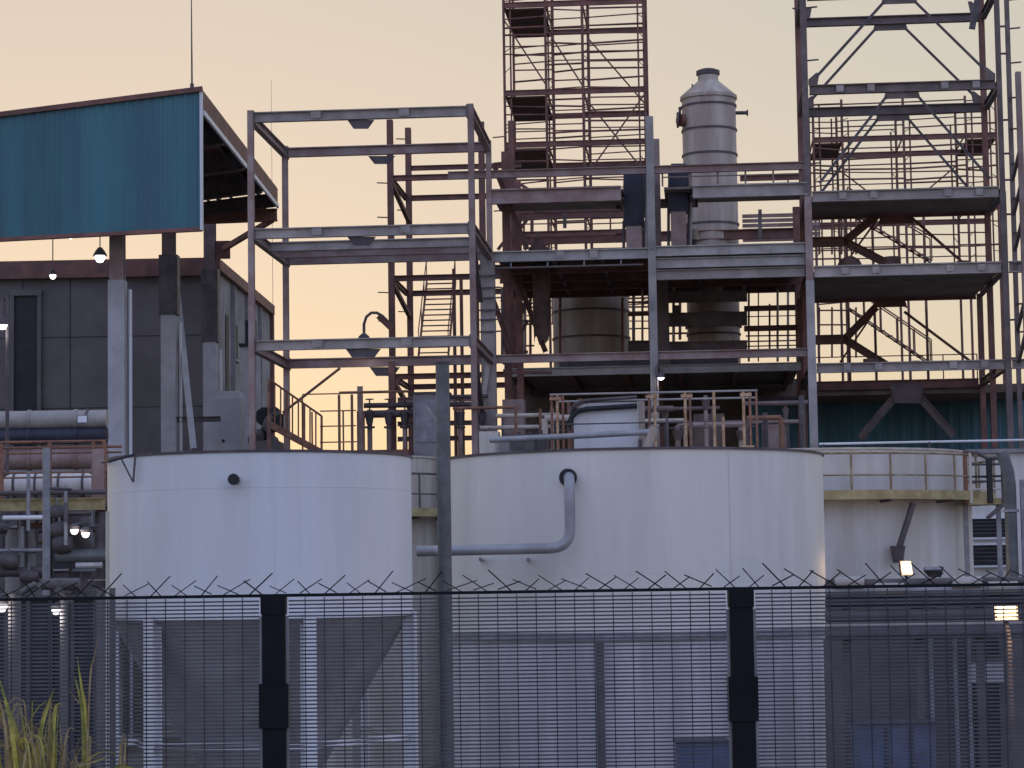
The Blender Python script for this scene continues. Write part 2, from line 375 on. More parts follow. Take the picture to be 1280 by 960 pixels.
def walkway_tank(name, label, c, r, ztop, zdeck, wid, rail_m, wall_m, group=None):
    t = thing(name, label, 'tank', c, group)
    lathe(t, 'shell', c, [(r, 0), (r, ztop), (r-0.02, ztop)], wall_m, 96)
    lathe(t, 'roof', c, [(r-0.03, ztop-0.02), (0, ztop+0.12)], wall_m, 48)
    ring(t, 'rim', c, r-0.01, ztop-0.02, 0.05, 0.05, 'cream_paint', 96)
    w = ring(t, 'walkway', c, r+0.02, zdeck-0.05, wid, 0.05, 'dark_steel', 96)
    ring(t, 'toe_board', c, r+wid+0.02, zdeck-0.06, 0.02, 0.24, 'yellow_paint', 96)
    rr = r+wid
    for h, rad in ((1.12, 0.034), (0.56, 0.024), (0.84, 0.014)):
        if h == 0.84: continue
        tube(t, 'guard_rail', [c + Vector((rr*math.cos(2*math.pi*i/72), rr*math.sin(2*math.pi*i/72), zdeck+h)) for i in range(73)], rad, rail_m, 6)
    n = max(10, round(2*math.pi*rr/1.05))
    for i in range(n):
        a = 2*math.pi*i/n; p = c + Vector((rr*math.cos(a), rr*math.sin(a), zdeck))
        tube(t, 'rail_post', [p, p + Vector((0, 0, 1.13))], 0.03, rail_m, 6)
        if i % 2 == 0:
            bar(t, 'walkway_bracket', c + Vector((rr*math.cos(a), rr*math.sin(a), zdeck-0.08)), c + Vector((r*math.cos(a), r*math.sin(a), zdeck-0.10)), 0.05, 0.06, 'dark_steel')
    return t
C3 = Vector((at(1008, 600, 66).x, 66.0, 0)); R3 = (1210-1008)*66/3000
zd = at(1100, 621, 66-R3-0.5).z
t3 = walkway_tank('storage_tank', 'cream white tank ringed by a yellow-edged walkway, right of the big tank', C3, R3, at(1195, 566, 64.5).z, zd, 0.62, 'rail_ochre', 'white_paint_old')
p, n = on_shell(C3, R3, 1131, 629); q, n2 = on_shell(C3, R3, 1116, 690)
bar(t3, 'spout', p + n*0.35 + Vector((0, 0, -0.02)), q + n2*0.25, 0.16, 0.12, 'dark_steel')
tube(t3, 'spout_bucket', [q + n2*0.25 + Vector((0, 0, 0.15)), q + n2*0.25 + Vector((0, 0, -0.28))], [0.2, 0.13], 'dark_steel', 12)
q, n2 = on_shell(C3, R3, 1207, 690); tube(t3, 'down_pipe', [Vector((q.x, q.y-0.12, 0)), Vector((q.x, q.y-0.12, zd-0.1))], 0.06, 'pipe_grey', 8)
C4 = Vector((at(462, 600, 68).x, 68.0, 0)); R4 = (545-462)*68/3000
walkway_tank('storage_tank', 'narrow grey tank with yellow-edged walkway squeezed between the two front tanks', C4, R4, at(520, 574, 68).z, at(540, 645, 68).z, 0.5, 'dark_steel', 'cream_paint')

# plain steel post in front of the gap between tanks
pp = at(556, 700, 48)
post = thing('steel_post', 'plain grey round post in front of the gap between tanks', 'post', (pp.x, 48, 0))
zp = at(553, 455, 48).z
tube(post, 'shaft', [(pp.x, 48, 0), (pp.x, 48, zp)], 0.138, 'post_grey', 20)
tube(post, 'cap_plate', [(pp.x, 48, zp), (pp.x, 48, zp+0.05)], 0.16, 'dark_steel', 20)
box(post, 'base_plate', (pp.x-0.25, 47.75, 0), (0.5, 0, 0), (0, 0.5, 0), (0, 0, 0.03), 'galv')

# ================================================================== OPEN STEEL FRAME (left of centre)
def gus(par, g, pxs, y0, y1, v, m, inset=8, thick=0.03):      # trapezoid gusset hanging under a beam
    x0, x1 = pxs
    pts = [g.p(x0, y0, v), g.p(x1, y0, v), g.p(x1-inset, y1, v), g.p(x0+inset, y1, v)]
    return plate(par, 'gusset_plate', pts, thick, g.ev, m)
def gbeam(par, g, name, u0, u1, v, z, w, h, m, sec='I'): return bar(par, name, g.w(u0, v, z), g.w(u1, v, z), w, h, m, sec)
def sbeam(par, g, name, u, v0, v1, z, w, h, m, sec='I'): return bar(par, name, g.w(u, v0, z), g.w(u, v1, z), w, h, m, sec)
def gcol(par, g, u, v, z0, z1, s, m, sec='I', name='column'): return bar(par, name, g.w(u, v, z0), g.w(u, v, z1), s, s, m, sec, g.ev)
def cleats(par, g, u, v, zs, m, du):                            # short erection cleats sticking out of a column
    for z in zs: bar(par, 'cleat', g.w(u, v, z), g.w(u+du, v, z+0.03), 0.10, 0.035, m)

V0, V1 = -6.2, 0.0
UL, UR = -7.62, -0.68
ZL = [G.z(450, 143, V0), G.z(450, 289, V0), G.z(465, 429, V0)]
fr = thing('open_steel_frame', 'bare two-storey mauve steel frame right of the teal canopy', 'steel frame', G.w((UL+UR)/2, -3, 0))
for u in (UL, UR):
    for v in (V0, V1): gcol(fr, G, u, v, 0, ZL[0]+0.22, 0.19, 'mauve_steel')
gcol(fr, G, G.u(490, 470, V1), V1, 0, ZL[2], 0.22, 'red_steel')
for i, z in enumerate(ZL):
    for v in (V0, V1): gbeam(fr, G, 'beam', UL+0.1, UR-0.1, v, z, 0.2, 0.32, 'grey_steel' if v == V0 else 'mauve_steel')
    for u in (UL, UR): sbeam(fr, G, 'side_beam', u, V0+0.12, V1-0.12, z-0.01, 0.2, 0.30, 'mauve_steel')
for z in ZL:
    for v in (V0, V1):
        for u, d_ in ((UL, 0.11), (UR, -0.11)): gbox(fr, 'end_plate', u+d_-0.015, u+d_+0.015, v-0.13, v+0.13, z-0.22, z+0.2, 'plum_steel')
    for k in (0.3, 0.7): u = UL+(UR-UL)*k; gbox(fr, 'bolt_plate', u-0.16, u+0.16, V0-0.125, V0-0.103, z-0.11, z+0.11, 'grey_steel')
gbeam(fr, G, 'beam', UL+0.1, UR-0.1, -3.4, ZL[1]-0.02, 0.22, 0.30, 'grey_steel')
gbeam(fr, G, 'beam', UL+0.1, UR-0.1, -1.7, ZL[1]-0.02, 0.2, 0.26, 'mauve_steel')
for i, (x0, x1) in enumerate(((434, 468), (434, 470), (432, 476))):
    y = (150, 296, 436)[i]; gus(fr, G, (x0, x1), y, y+11, V0, 'dark_steel')
gus(fr, G, (460, 494), 195, 205, V1, 'dark_steel'); gus(fr, G, (462, 500), 459, 470, V1, 'dark_steel')
bar(fr, 'diagonal_brace', G.p(353, 516, V1-0.2), G.p(425, 460, V1-0.2), 0.09, 0.09, 'red_steel', 'L')
for y0, y1 in ((300, 334), (443, 466)):                        # knee braces at the right-hand side
    bar(fr, 'knee_brace', G.w(UR, V0+0.3, G.z(590, y0, V0)), G.w(UR, V0+2.6, G.z(590, y0, V0)-1.6), 0.14, 0.14, 'dark_steel')
for y in (530, 549, 500): bar(fr, 'girt', G.p(497, y, V1+0.3), G.p(612, y-2, V1+0.3), 0.14, 0.16, 'mauve_steel', 'I')

# ---- second frame behind it
W0, W1 = 14.0, 19.0
ua, ub = G.u(488, 220, W0), G.u(640, 220, W0)
Zr = [G.z(560, 221, W0), G.z(540, 347, W0), G.z(540, 470, W0)]
rf = thing('rear_steel_frame', 'red-brown steel frame with ladder cleats behind the mauve frame', 'steel frame', G.w((ua+ub)/2, 16, 0))
gcol(rf, G, ua, W0, 0, G.z(487, 150, W0), 0.24, 'red_steel')
gcol(rf, G, ua+0.12, W1, 0, G.z(511, 160, W1), 0.24, 'red_steel')
for u in (ub-1.2, ub): gcol(rf, G, u, W0, 0, G.z(617, 152, W0), 0.24, 'red_steel')
for k, z in enumerate(Zr):
    gbeam(rf, G, 'beam', ua, ub, W0, z, 0.2, 0.22, 'red_steel'); gbeam(rf, G, 'beam', ua, ub, W1, z, 0.2, 0.22, 'red_steel')
    sbeam(rf, G, 'side_beam', ua, W0, W1, z, 0.16, 0.2, 'red_steel')
    bar(rf, 'knee_brace', G.w(ua, W0, z-0.1), G.w(ua+0.12, W1, z-1.0), 0.16, 0.16, 'red_steel')
gbeam(rf, G, 'beam', ua+0.1, ub, W1, G.z(560, 212, W1)+0.1, 0.16, 0.2, 'red_steel')
for px, pys, v, du in ((487, (229, 272, 366, 402), W0, -0.5), (511, (174, 263, 390), W1, -0.5), (617, (172, 204, 264), W0, 0.45)):
    cleats(rf, G, G.u(px, 250, v), v, [G.z(px, y, v) for y in pys], 'red_steel', du)
for px in (568, 577, 597, 604): tube(rf, 'riser_pipe', [G.w(G.u(px, 400, W0+1), W0+1, 0), G.w(G.u(px, 400, W0+1), W0+1, G.z(px, 330 + (px % 7)*6, W0+1))], 0.07, 'red_steel', 8)

def stair(name, label, g, u0, u1, v0, v1, z0, z1, m, n, rails=True, group=None):   # flight climbing from v0 to v1
    t = thing(name, label, 'stairs', g.w((u0+u1)/2, v0, z0), group)
    for u in (u0, u1): bar(t, 'stringer', g.w(u, v0, z0), g.w(u, v1, z1), 0.06, 0.22, m)
    for i in range(n):
        k = (i+0.5)/n; v = v0+(v1-v0)*k; z = z0+(z1-z0)*k
        box(t, 'tread', g.w(u0+0.035, v-0.12, z), g.eu*(u1-u0-0.07), g.ev*0.24, (0, 0, 0.035), m)
    if rails:
        for u in (u0, u1):
            tube(t, 'handrail', [g.w(u, v0, z0+1.0), g.w(u, v1, z1+1.0)], 0.025, m, 6)
            for k in (0.02, 0.35, 0.68, 0.98): tube(t, 'rail_post', [g.w(u, v0+(v1-v0)*k, z0+(z1-z0)*k), g.w(u, v0+(v1-v0)*k, z0+(z1-z0)*k+1.0)], 0.02, m, 6)
    return t
stair('steel_stair', 'narrow red steel stair flight seen head-on inside the rear frame', G, G.u(524, 400, 20), G.u(561, 400, 20), 19.6, 23.0, G.z(540, 446, 20), G.z(540, 352, 23), 'red_steel', 14)

# ---- stair with balusters and railings at the foot of the mauve frame
sv = -1.5
sr = thing('stair_railing', 'rust-red baluster railing sloping down beside the left tank top', 'railing', G.p(365, 545, sv))
a0, a1 = G.p(336, 474, sv-1.5), G.p(402, 520, sv); b0, b1 = G.p(336, 530, sv-1.5), G.p(402, 566, sv)
tube(sr, 'top_rail', [a0, a1], 0.035, 'rust_rail', 6); bar(sr, 'stringer', b0, b1, 0.06, 0.22, 'rust_rail')
for i in range(10):
    k = i/9; tube(sr, 'baluster', [a0.lerp(a1, k), b0.lerp(b1, k)], 0.026 if i % 3 else 0.04, 'rust_rail', 6)
bar(sr, 'leg', Vector((b0.x, b0.y, 0)), b0, 0.12, 0.12, 'red_steel'); bar(sr, 'leg', Vector((b1.x, b1.y, 0)), b1, 0.12, 0.12, 'red_steel')
sr = thing('platform_railing', 'red railing with gate posts above the left tank rim', 'railing', G.p(440, 560, sv))
dk = [G.p(378, 564, sv), G.p(440, 563, sv), G.p(512, 561, sv)]
zk = min(p.z for p in dk); dk = [Vector((p.x, p.y, zk)) for p in dk]
bar(sr, 'deck_edge', dk[0]+Vector((0, 0, -0.1)), dk[2]+Vector((0, 0, -0.1)), 0.8, 0.16, 'red_steel')
for p in dk: bar(sr, 'leg', Vector((p.x, p.y, 0)), p+Vector((0, 0, -0.18)), 0.12, 0.12, 'red_steel')
zt1 = G.z(440, 493, sv)
for px in (378, 390, 424, 429, 440, 447, 455): 
    q = G.p(px, 520, sv); tube(sr, 'post', [Vector((q.x, q.y, zk)), Vector((q.x, q.y, zt1 if px in (378, 424, 440) else zt1-0.55))], 0.045 if px in (424, 440) else 0.028, 'rust_rail', 6)
for (x0, x1, y) in ((378, 425, 493), (424, 512, 491), (400, 445, 514), (400, 445, 533), (400, 446, 553)):
    q0, q1 = G.p(x0, y, sv), G.p(x1, y, sv); q1.z = q0.z; tube(sr, 'rail', [q0, q1], 0.05 if y == 491 else 0.024, 'rust_rail', 6)
q0 = G.p(450, 483, sv+0.4); bar(sr, 'gate_post', Vector((q0.x, q0.y, zk)), q0, 0.17, 0.17, 'mauve_steel')

# valve manifold between railing and post
vm = thing('valve_manifold', 'cluster of dark pipes and valves above the left tank rim', 'pipework', G.p(490, 560, -0.5))
for y, x0, x1, r in ((507, 455, 600, 0.09), (518, 455, 540, 0.13), (497, 520, 610, 0.07)):
    tube(vm, 'pipe', [G.p(x0, y, -0.6), G.p(x1, y-2, -0.6)], r, 'dark_steel', 10)
for x in (462, 486, 506, 522, 575, 602):
    q = G.p(x, 512, -0.6); tube(vm, 'pipe', [Vector((q.x, q.y, 0)), q], 0.085, 'mauve_steel', 10)
    tube(vm, 'valve_body', [q + Vector((0, -0.1, -0.5)), q + Vector((0, -0.1, -0.1))], [0.10, 0.17], 'dark_steel', 10)
    tube(vm, 'flange', [q + Vector((0, 0, -0.62)), q + Vector((0, 0, -0.56))], 0.17, 'dark_steel', 12)
    tube(vm, 'valve_stem', [q, q + Vector((0, 0, 0.35))], 0.025, 'dark_steel', 6); tube(vm, 'handwheel', [q + Vector((0, 0, 0.33)), q + Vector((0, 0, 0.36))], 0.14, 'red_steel', 12)

# grey equipment boxes on a plinth by the post
eq = thing('control_cabinet', 'dull grey cabinet standing behind the grey round post', 'cabinet', G.p(545, 560, -1.2))
q = G.p(517, 565, -1.2); q.z = 0; hgt = G.z(540, 492, -1.2)
box(eq, 'body', q, G.eu*1.15, G.ev*0.8, (0, 0, hgt), 'concrete'); box(eq, 'lid', q + Vector((-0.05, -0.05, hgt)), G.eu*1.25, G.ev*0.9, (0, 0, 0.06), 'dark_steel')
box(eq, 'door', q + G.eu*0.1 - G.ev*0.03 + Vector((0, 0, hgt-1.6)), G.eu*0.95, G.ev*0.028, (0, 0, 1.4), 'galv')
bar(eq, 'stay', G.p(533, 508, -1.9), G.p(552, 535, -1.9), 0.06, 0.06, 'pale_steel')

# ================================================================== MAIN PROCESS TOWER (centre)
T0, TM, T1 = 0.0, 5.5, 9.5
uc = [G.u(611, 420, T0), G.u(817, 420, T0), G.u(1014, 420, T0)]
zT, zM = G.z(900, 207, T0), G.z(900, 239, T0)
zA, zB = G.z(710, 319, T0), G.z(710, 447, T0)
mt = thing('process_tower', 'central grey steel tower whose floors hold the big vessels', 'steel tower', G.w((uc[0]+uc[2])/2, 4, 0))
gcol(mt, G, uc[0], T0, 0, zA, 0.46, 'grey_steel'); gcol(mt, G, uc[1], T0, 0, G.z(812, 146, T0), 0.26, 'pale_steel')
for u in uc: gcol(mt, G, u, T1, 0, zT, 0.26, 'red_steel')
gcol(mt, G, G.u(823, 300, 2.0), 2.0, zA, G.z(821, 174, 2.0), 0.2, 'mauve_steel')
gcol(mt, G, G.u(632, 250, 1.5), 1.5, 0, G.z(632, 190, 1.5), 0.24, 'red_steel'); gcol(mt, G, G.u(648, 300, 3.5), 3.5, 0, G.z(648, 225, 3.5), 0.22, 'red_steel')
gbeam(mt, G, 'beam', G.u(560, 212, T0), uc[2], T0, zT-0.08, 0.2, 0.26, 'mauve_steel')
gbeam(mt, G, 'beam', uc[0], G.u(776, 238, T0), T0, zM+0.02, 0.24, 0.5, 'mauve_steel'); gbeam(mt, G, 'beam', G.u(866, 240, T0), uc[2], T0, zM, 0.24, 0.44, 'grey_steel')
gbeam(mt, G, 'beam', G.u(770, 238, 2.3), G.u(872, 238, 2.3), 2.3, zM, 0.2, 0.3, 'plum_steel')
for px_ in (776, 866): sbeam(mt, G, 'beam', G.u(px_, 239, T0), T0, 2.3, zM, 0.16, 0.3, 'plum_steel')
gbox(mt, 'floor_slab', uc[0]+0.2, G.u(772, 238, T0), T0+0.6, 3.0, zM-0.02, zM+0.06, 'underside')
gbeam(mt, G, 'beam', uc[0], uc[1], T1, zM-0.1, 0.24, 0.36, 'red_steel'); gbeam(mt, G, 'beam', uc[1], uc[2], T1, zM-0.1, 0.24, 0.36, 'red_steel')
gbeam(mt, G, 'beam', uc[0], uc[1], T1, zT-0.05, 0.2, 0.3, 'red_steel')
gbox(mt, 'floor_slab', G.u(830, 245, T0), uc[2]-0.14, T0+0.2, 3.2, zM+0.14, zM+0.22, 'underside')
# floor A
gbox(mt, 'floor_slab', uc[0]+0.2, uc[2]-0.14, T0+0.14, T1, zA+0.09, zA+0.17, 'underside')
gbeam(mt, G, 'fascia_beam', uc[0]-0.15, uc[1]-0.13, T0, zA, 0.2, 0.36, 'pale_steel')
for k, dz in enumerate((0.05, -0.34, -0.72)): gbeam(mt, G, 'fascia_beam', uc[1]+0.13, uc[2]-0.14, T0+k*0.12, zA+dz, 0.2, 0.34, 'pale_steel' if k < 2 else 'grey_steel')
for v in (2.4, 4.8, 7.2, T1): gbeam(mt, G, 'joist', uc[0], uc[2], v, zA-0.12, 0.2, 0.34, 'red_steel')
for i in range(7):
    u = uc[0]+0.6+(uc[2]-uc[0]-1.0)*i/6; sbeam(mt, G, 'joist', u, T0+0.2, T1-0.2, zA-0.08, 0.14, 0.24, 'dark_steel')
# floor B
for (a, b) in ((uc[0]+0.1, uc[1]-0.13), (uc[1]+0.13, uc[2]-0.14)):
    gbeam(mt, G, 'beam', a, b, T0, zB, 0.2, 0.28, 'mauve_steel'); gbeam(mt, G, 'beam', a, b, TM, zB+0.02, 0.22, 0.30, 'pale_steel')
gbox(mt, 'floor_slab', uc[0], uc[2]-0.14, TM+0.12, 14.0, zB+0.09, zB+0.17, 'underside')
for i in range(6):
    u = uc[0]+0.5+(uc[2]-uc[0]-1.0)*i/5; sbeam(mt, G, 'joist', u, TM+0.12, 14.0, zB-0.05, 0.16, 0.26, 'red_steel')
gbox(mt, 'back_wall', uc[0]-0.3, uc[2]+0.4, 14.05, 14.3, 0, zB+0.3, 'back_brown')
for px, y0, y1, v in ((617, 205, 312, 0.8), (600, 330, 445, 1.0), (640, 330, 440, 3.0)):
    bar(mt, 'diagonal_brace', G.p(px, y0, v), G.p(px+42, y1, v), 0.18, 0.18, 'red_steel', 'I')
bar(mt, 'diagonal_brace', G.p(612, 440, -0.3), G.p(598, 548, -0.3), 0.16, 0.16, 'grey_steel', 'I')
for y in (345, 360, 373, 388, 400, 415):                        # rungs and cleats on the thick column
    bar(mt, 'cleat', G.p(598, y, -0.3), G.p(626, y-1, -0.3), 0.05, 0.05, 'dark_steel')
for y in (300, 375): bar(mt, 'splice_plate', G.p(815, y, -0.17), G.p(815, y+12, -0.17), 0.34, 0.03, 'galv', 'B', G.eu)
gbox(mt, 'floor_slab', G.u(690, 455, 2), G.u(925, 455, 2), 6.2, 6.9, zB+0.17, zB+0.55, 'dark_steel')  # dark block added to fill the gap, standing in for drive units
gcol(mt, G, G.u(829, 400, 6), 6, zB, zA, 0.42, 'plum_steel')
for y_, h_ in ((400, 0.5), (436, 0.5), (372, 0.4)): bar(mt, 'girt', G.p(822, y_, 7.5), G.p(934, y_-2, 7.5), 0.2, h_, 'plum_steel', 'I')
bar(mt, 'girt', G.p(785, 436, 7.5), G.p(815, 436, 7.5), 0.2, 0.6, 'plum_steel', 'I'); bar(mt, 'girt', G.p(785, 393, 7.5), G.p(815, 392, 7.5), 0.1, 0.14, 'red_steel', 'I')
# back siding behind floor A, right bay
for i in range(6):
    z = G.z(965, 267+i*6, 12.5); gbox(mt, 'siding_board', G.u(928, 280, 12.5), uc[2]+1.0, 12.5, 12.54, z-0.145, z, 'mauve_steel')
for y, x0, x1, v in ((262, 640, 775, 8), (292, 645, 770, 8), (404, 820, 862, 8), (410, 930, 1010, 8), (385, 930, 1010, 10), (222, 925, 1008, 9)):
    p0, p1 = G.p(x0, y, v), G.p(x1, y, v); p1.z = p0.z = (p0.z+p1.z)/2; bar(mt, 'girt', p0, p1, 0.14, 0.2, 'red_steel', 'I')
for px in (962, 998): bar(mt, 'girt', G.p(px, 380, 8.2), G.p(px, 440, 8.2), 0.07, 0.07, 'red_steel')
bar(mt, 'girt', G.p(932, 420, 8.1), G.p(1008, 419, 8.1), 0.05, 0.05, 'red_steel')
for x0, x1, y, v in ((640, 690, 466, 2), (650, 660, 440, 2)): bar(mt, 'girt', G.p(x0, y, v), G.p(x1, y, v), 0.1, 0.1, 'red_steel')
rg = random.Random(21)
for px in (628, 637, 656, 663, 792, 803, 822, 842, 850, 936, 948, 972, 985, 1003):
    v = rg.uniform(8.2, 13.0); y0 = rg.uniform(330, 372); y1 = rg.choice((452, 452, rg.uniform(405, 440)))
    tube(mt, 'riser_pipe', [G.p(px, y1, v), G.p(px, y0, v)], rg.uniform(0.025, 0.065), rg.choice(('red_steel', 'plum_steel', 'vessel_grey')), 8)
for x0, x1, y in ((625, 668, 376), (625, 670, 402), (628, 668, 433), (785, 815, 378), (785, 815, 411), (835, 865, 417), (930, 1012, 396), (930, 1012, 427), (930, 1012, 433)):
    v = rg.uniform(8.5, 13); p0, p1 = G.p(x0, y, v), G.p(x1, y, v); p1.z = p0.z; tube(mt, 'small_pipe', [p0, p1], rg.uniform(0.02, 0.045), rg.choice(('red_steel', 'plum_steel')), 6)
for px, y in ((652, 386), (1000, 384), (1006, 405), (631, 372), (845, 388)):
    u, z = G.uz(px, y, 7.6); gbox(mt, 'junction_box', u-0.14, u+0.14, 7.5, 7.65, z-0.18, z+0.18, 'plum_steel')
for px in (700, 742, 836, 905, 958): u = G.u(px, 318, -0.1); gbox(mt, 'bolt_plate', u-0.14, u+0.14, -0.125, -0.104, zA-0.13, zA+0.12, 'grey_steel')
for px, y0, y1 in ((640, 232, 305), (655, 250, 312), (665, 262, 305), (706, 250, 285), (763, 255, 300), (950, 262, 298), (985, 222, 240)):
    tube(mt, 'riser_pipe', [G.p(px, y1, 8.8), G.p(px, y0, 8.8)], rg.uniform(0.03, 0.07), rg.choice(('red_steel', 'plum_steel')), 8)
for x0, y0, x1, y1 in ((640, 300, 668, 262), (622, 312, 655, 270), (650, 230, 690, 255), (628, 455, 660, 400), (655, 452, 640, 380)):
    bar(mt, 'diagonal_brace', G.p(x0, y0, 7.5), G.p(x1, y1, 7.5), 0.12, 0.12, 'red_steel', 'L')
tray = [G.w(uc[0]+0.3, -0.28, zA-0.42), G.w(uc[1]-0.3, -0.28, zA-0.42)]
bar(mt, 'cable_tray', tray[0], tray[1], 0.22, 0.05, 'plum_steel')
for k in (0.1, 0.35, 0.6, 0.85): p_ = tray[0].lerp(tray[1], k); bar(mt, 'tray_bracket', p_, p_ + G.ev*0.3 + Vector((0, 0, 0.25)), 0.04, 0.04, 'galv')
# top-floor guard rail
hp = [G.w(uc[1]+0.4, T0+0.05, zM+0.22), G.w(uc[2]-0.2, T0+0.05, zM+0.22)]
hr = thing('guard_railing', 'grey railing along the top floor in front of the capped column vessel', 'railing', hp[0].lerp(hp[1], 0.5))
handrail(hr, hp, 0.62, 'mauve_steel', 0.9, 0.03)

def vessel(name, label, px, v, prof_px, m, rings=(), ring_m='dark_steel'):
    """lathe from (half width px, y px) pairs"""
    c = G.w(G.u(px, prof_px[0][1], v), v, 0); dist = c.y; s = dist/FPX
    t = thing(name, label, 'vessel', Vector((c.x, c.y, at(px, prof_px[0][1], dist).z)))
    pr = [(w*s, at(px, y, dist).z) for w, y in prof_px]
    lathe(t, 'shell', c, pr, m, 48)
    for w, y in rings: ring(t, 'hoop', c, w*s-0.02, at(px, y, dist).z, 0.06, 0.07, ring_m, 48)
    return t, c, s
t, c, s = vessel('column_vessel', 'tall grey cylindrical vessel with conical cap rising above the tower', 893, 10.4,
    [(33, 458), (33, 320), (34, 310), (34, 126), (36, 125), (36, 121), (15, 103), (13, 102), (13, 96)], 'vessel_grey',
    ((34, 135), (34, 165), (34, 196), (34, 283), (33, 420)))
ring(t, 'dark_collar', c, 33*s-0.02, at(893, 410, c.y).z, 0.10, 0.52, 'dark_steel', 48)
q = at(893, 92, c.y); lathe(t, 'neck', c, [(13*s, at(893, 103, c.y).z), (13*s, q.z)], 'vessel_grey', 24)
lathe(t, 'cap', c, [(13*s, q.z-0.08), (15*s, q.z-0.05), (15*s, q.z+0.1), (9*s, q.z+0.17), (0, q.z+0.17)], 'dark_steel', 24)
q = G.p(850, 150, 9.9); tube(t, 'nozzle', [q + Vector((0.5, 0.3, 0)), q + Vector((-0.03, 0, 0))], 0.24, 'red_steel', 14)
tube(t, 'nozzle_flange', [q + Vector((-0.05, 0, 0)), q + Vector((-0.12, 0, 0))], 0.30, 'dark_steel', 14); tube(t, 'vent_stub', [q + Vector((0, 0, 0.2)), q + Vector((0, 0, 0.5))], 0.05, 'dark_steel', 8)
q = G.p(930, 141, 10.4); tube(t, 'nozzle', [q + Vector((-0.4, 0, 0)), q + Vector((0.12, 0, 0))], 0.07, 'dark_steel', 10); tube(t, 'nozzle_flange', [q + Vector((0.1, 0, 0)), q + Vector((0.15, 0, 0))], 0.12, 'dark_steel', 10)
q = G.p(866, 110, 10.0); tube(t, 'lifting_lug', [q + Vector((0, 0, -0.15)), q + Vector((-0.02, 0, 0.15))], 0.03, 'dark_steel', 6)
t, c, s = vessel('settler_vessel', 'wide brown-grey drum vessel hanging under the middle floor', 740, 11.2,
    [(46, 470), (48, 458), (48, 330), (46, 328)], 'vessel_grey', ((48, 392), (48, 425), (48, 372)))
for px in (778, 700): tube(t, 'standpipe', [G.p(px, 450, 9.6), G.p(px, 372, 9.6)], 0.05, 'rust_rail', 8)
# ragged duct left of the drum
du = thing('duct', 'dark vertical duct with torn lower end beside the drum vessel', 'duct', G.p(677, 430, 2.0))
rg = random.Random(3); mb = MB(); c0 = G.p(677, 345, 2.0); vv, ff = [], []
nseg = 14
for j, y in enumerate((330, 360, 395, 428)):
    for i in range(nseg):
        a = 2*math.pi*i/nseg; p = G.p(677 + (11 if j < 3 else 9)*math.cos(a), y + (rg.uniform(-10, 5) if j == 3 else 0), 2.0)
        vv.append(p + G.ev*0.28*math.sin(a))
    if j:
        for i in range(nseg): ff.append(((j-1)*nseg+i, (j-1)*nseg+(i+1) % nseg, j*nseg+(i+1) % nseg, j*nseg+i))
meshobj('duct_shell', vv, ff, 'deck_plank', du, True)
tube(du, 'hanger', [G.p(677, 322, 2.0), G.p(677, 345, 2.0)], 0.05, 'dark_steel', 6)

# dark wrapped motors on the middle floor
def wrapped(name, label, x0, x1, ytop, ymid, ybot, v):
    t = thing(name, label, 'machine', G.p((x0+x1)/2, ybot, v)); rg = random.Random(x0)
    vv, ff, n = [], [], 16; cx = (x0+x1)/2; hw = (x1-x0)/2
    for j, (k, y) in enumerate(((0.75, ytop), (1.0, ytop+5), (1.02, (ytop+ymid)/2), (0.97, ymid-6), (0.86, ymid))):
        for i in range(n):
            a = 2*math.pi*i/n; cs, sn = math.cos(a), math.sin(a); f = 1/max(abs(cs), abs(sn))**0.65*k*rg.uniform(0.95, 1.04)
            p = G.p(cx + hw*cs*f, y, v); vv.append(p + G.ev*hw*0.027*sn*f)
        if j:
            for i in range(n): ff.append(((j-1)*n+i, (j-1)*n+(i+1) % n, j*n+(i+1) % n, j*n+i))
    ff.append(tuple(range(n))[::-1]); ff.append(tuple(range(4*n, 5*n)))
    meshobj('tarpaulin', vv, ff, 'navy', t, True)
    p0 = G.p(cx-hw*0.7, ybot, v-0.3); box(t, 'pump_base', p0, G.eu*hw*1.4*0.0275, G.ev*0.6, (0, 0, G.z(cx, ymid, v)-p0.z), 'mauve_steel')
    for k in (-1, 1): tube(t, 'leg', [G.p(cx+k*hw*0.95, ybot, v), G.p(cx+k*hw*0.95, ymid-8, v)], 0.05, 'dark_steel', 6)
    tube(t, 'pipe', [G.p(cx+hw*1.1, ybot, v), G.p(cx+hw*1.15, ytop+8, v)], 0.045, 'pale_steel', 8)
    return t
wrapped('wrapped_motor', 'dark wrapped motor left of the pale tower column', 779, 806, 210, 284, 310, 1.2)
wrapped('wrapped_motor', 'navy wrapped motor between the pale column and the capped vessel', 835, 862, 206, 266, 311, 1.2)
pm = thing('pump_skid', 'brownish pumps and pipe stubs on the middle floor beside the capped vessel', 'pump', G.p(852, 310, 1.8))
for px, y, r in ((846, 282, 0.20), (858, 290, 0.26), (868, 296, 0.18)):
    tube(pm, 'pump_body', [G.p(px, y+4, 1.9), G.p(px, y-9, 1.9)], [r, r*0.7], 'vessel_grey', 12); tube(pm, 'stub_pipe', [G.p(px, 310, 1.9), G.p(px, y, 1.9)], r*0.45, 'dark_steel', 8)
gbox(pm, 'skid_base', G.u(838, 308, 1.5), G.u(876, 308, 1.5), 1.5, 2.6, zA+0.17, zA+0.3, 'dark_steel')
hp_ = thing('scrap_heap', 'small conical mound lying on the middle floor near the scaffold', 'mound', G.p(673, 312, 1.0))
q = G.p(673, 312, 1.0); lathe(hp_, 'mound', Vector((q.x, q.y, 0)), [(0.42, zA+0.17), (0.34, zA+0.4), (0.12, zA+0.66), (0.05, zA+0.72)], 'deck_plank', 9)
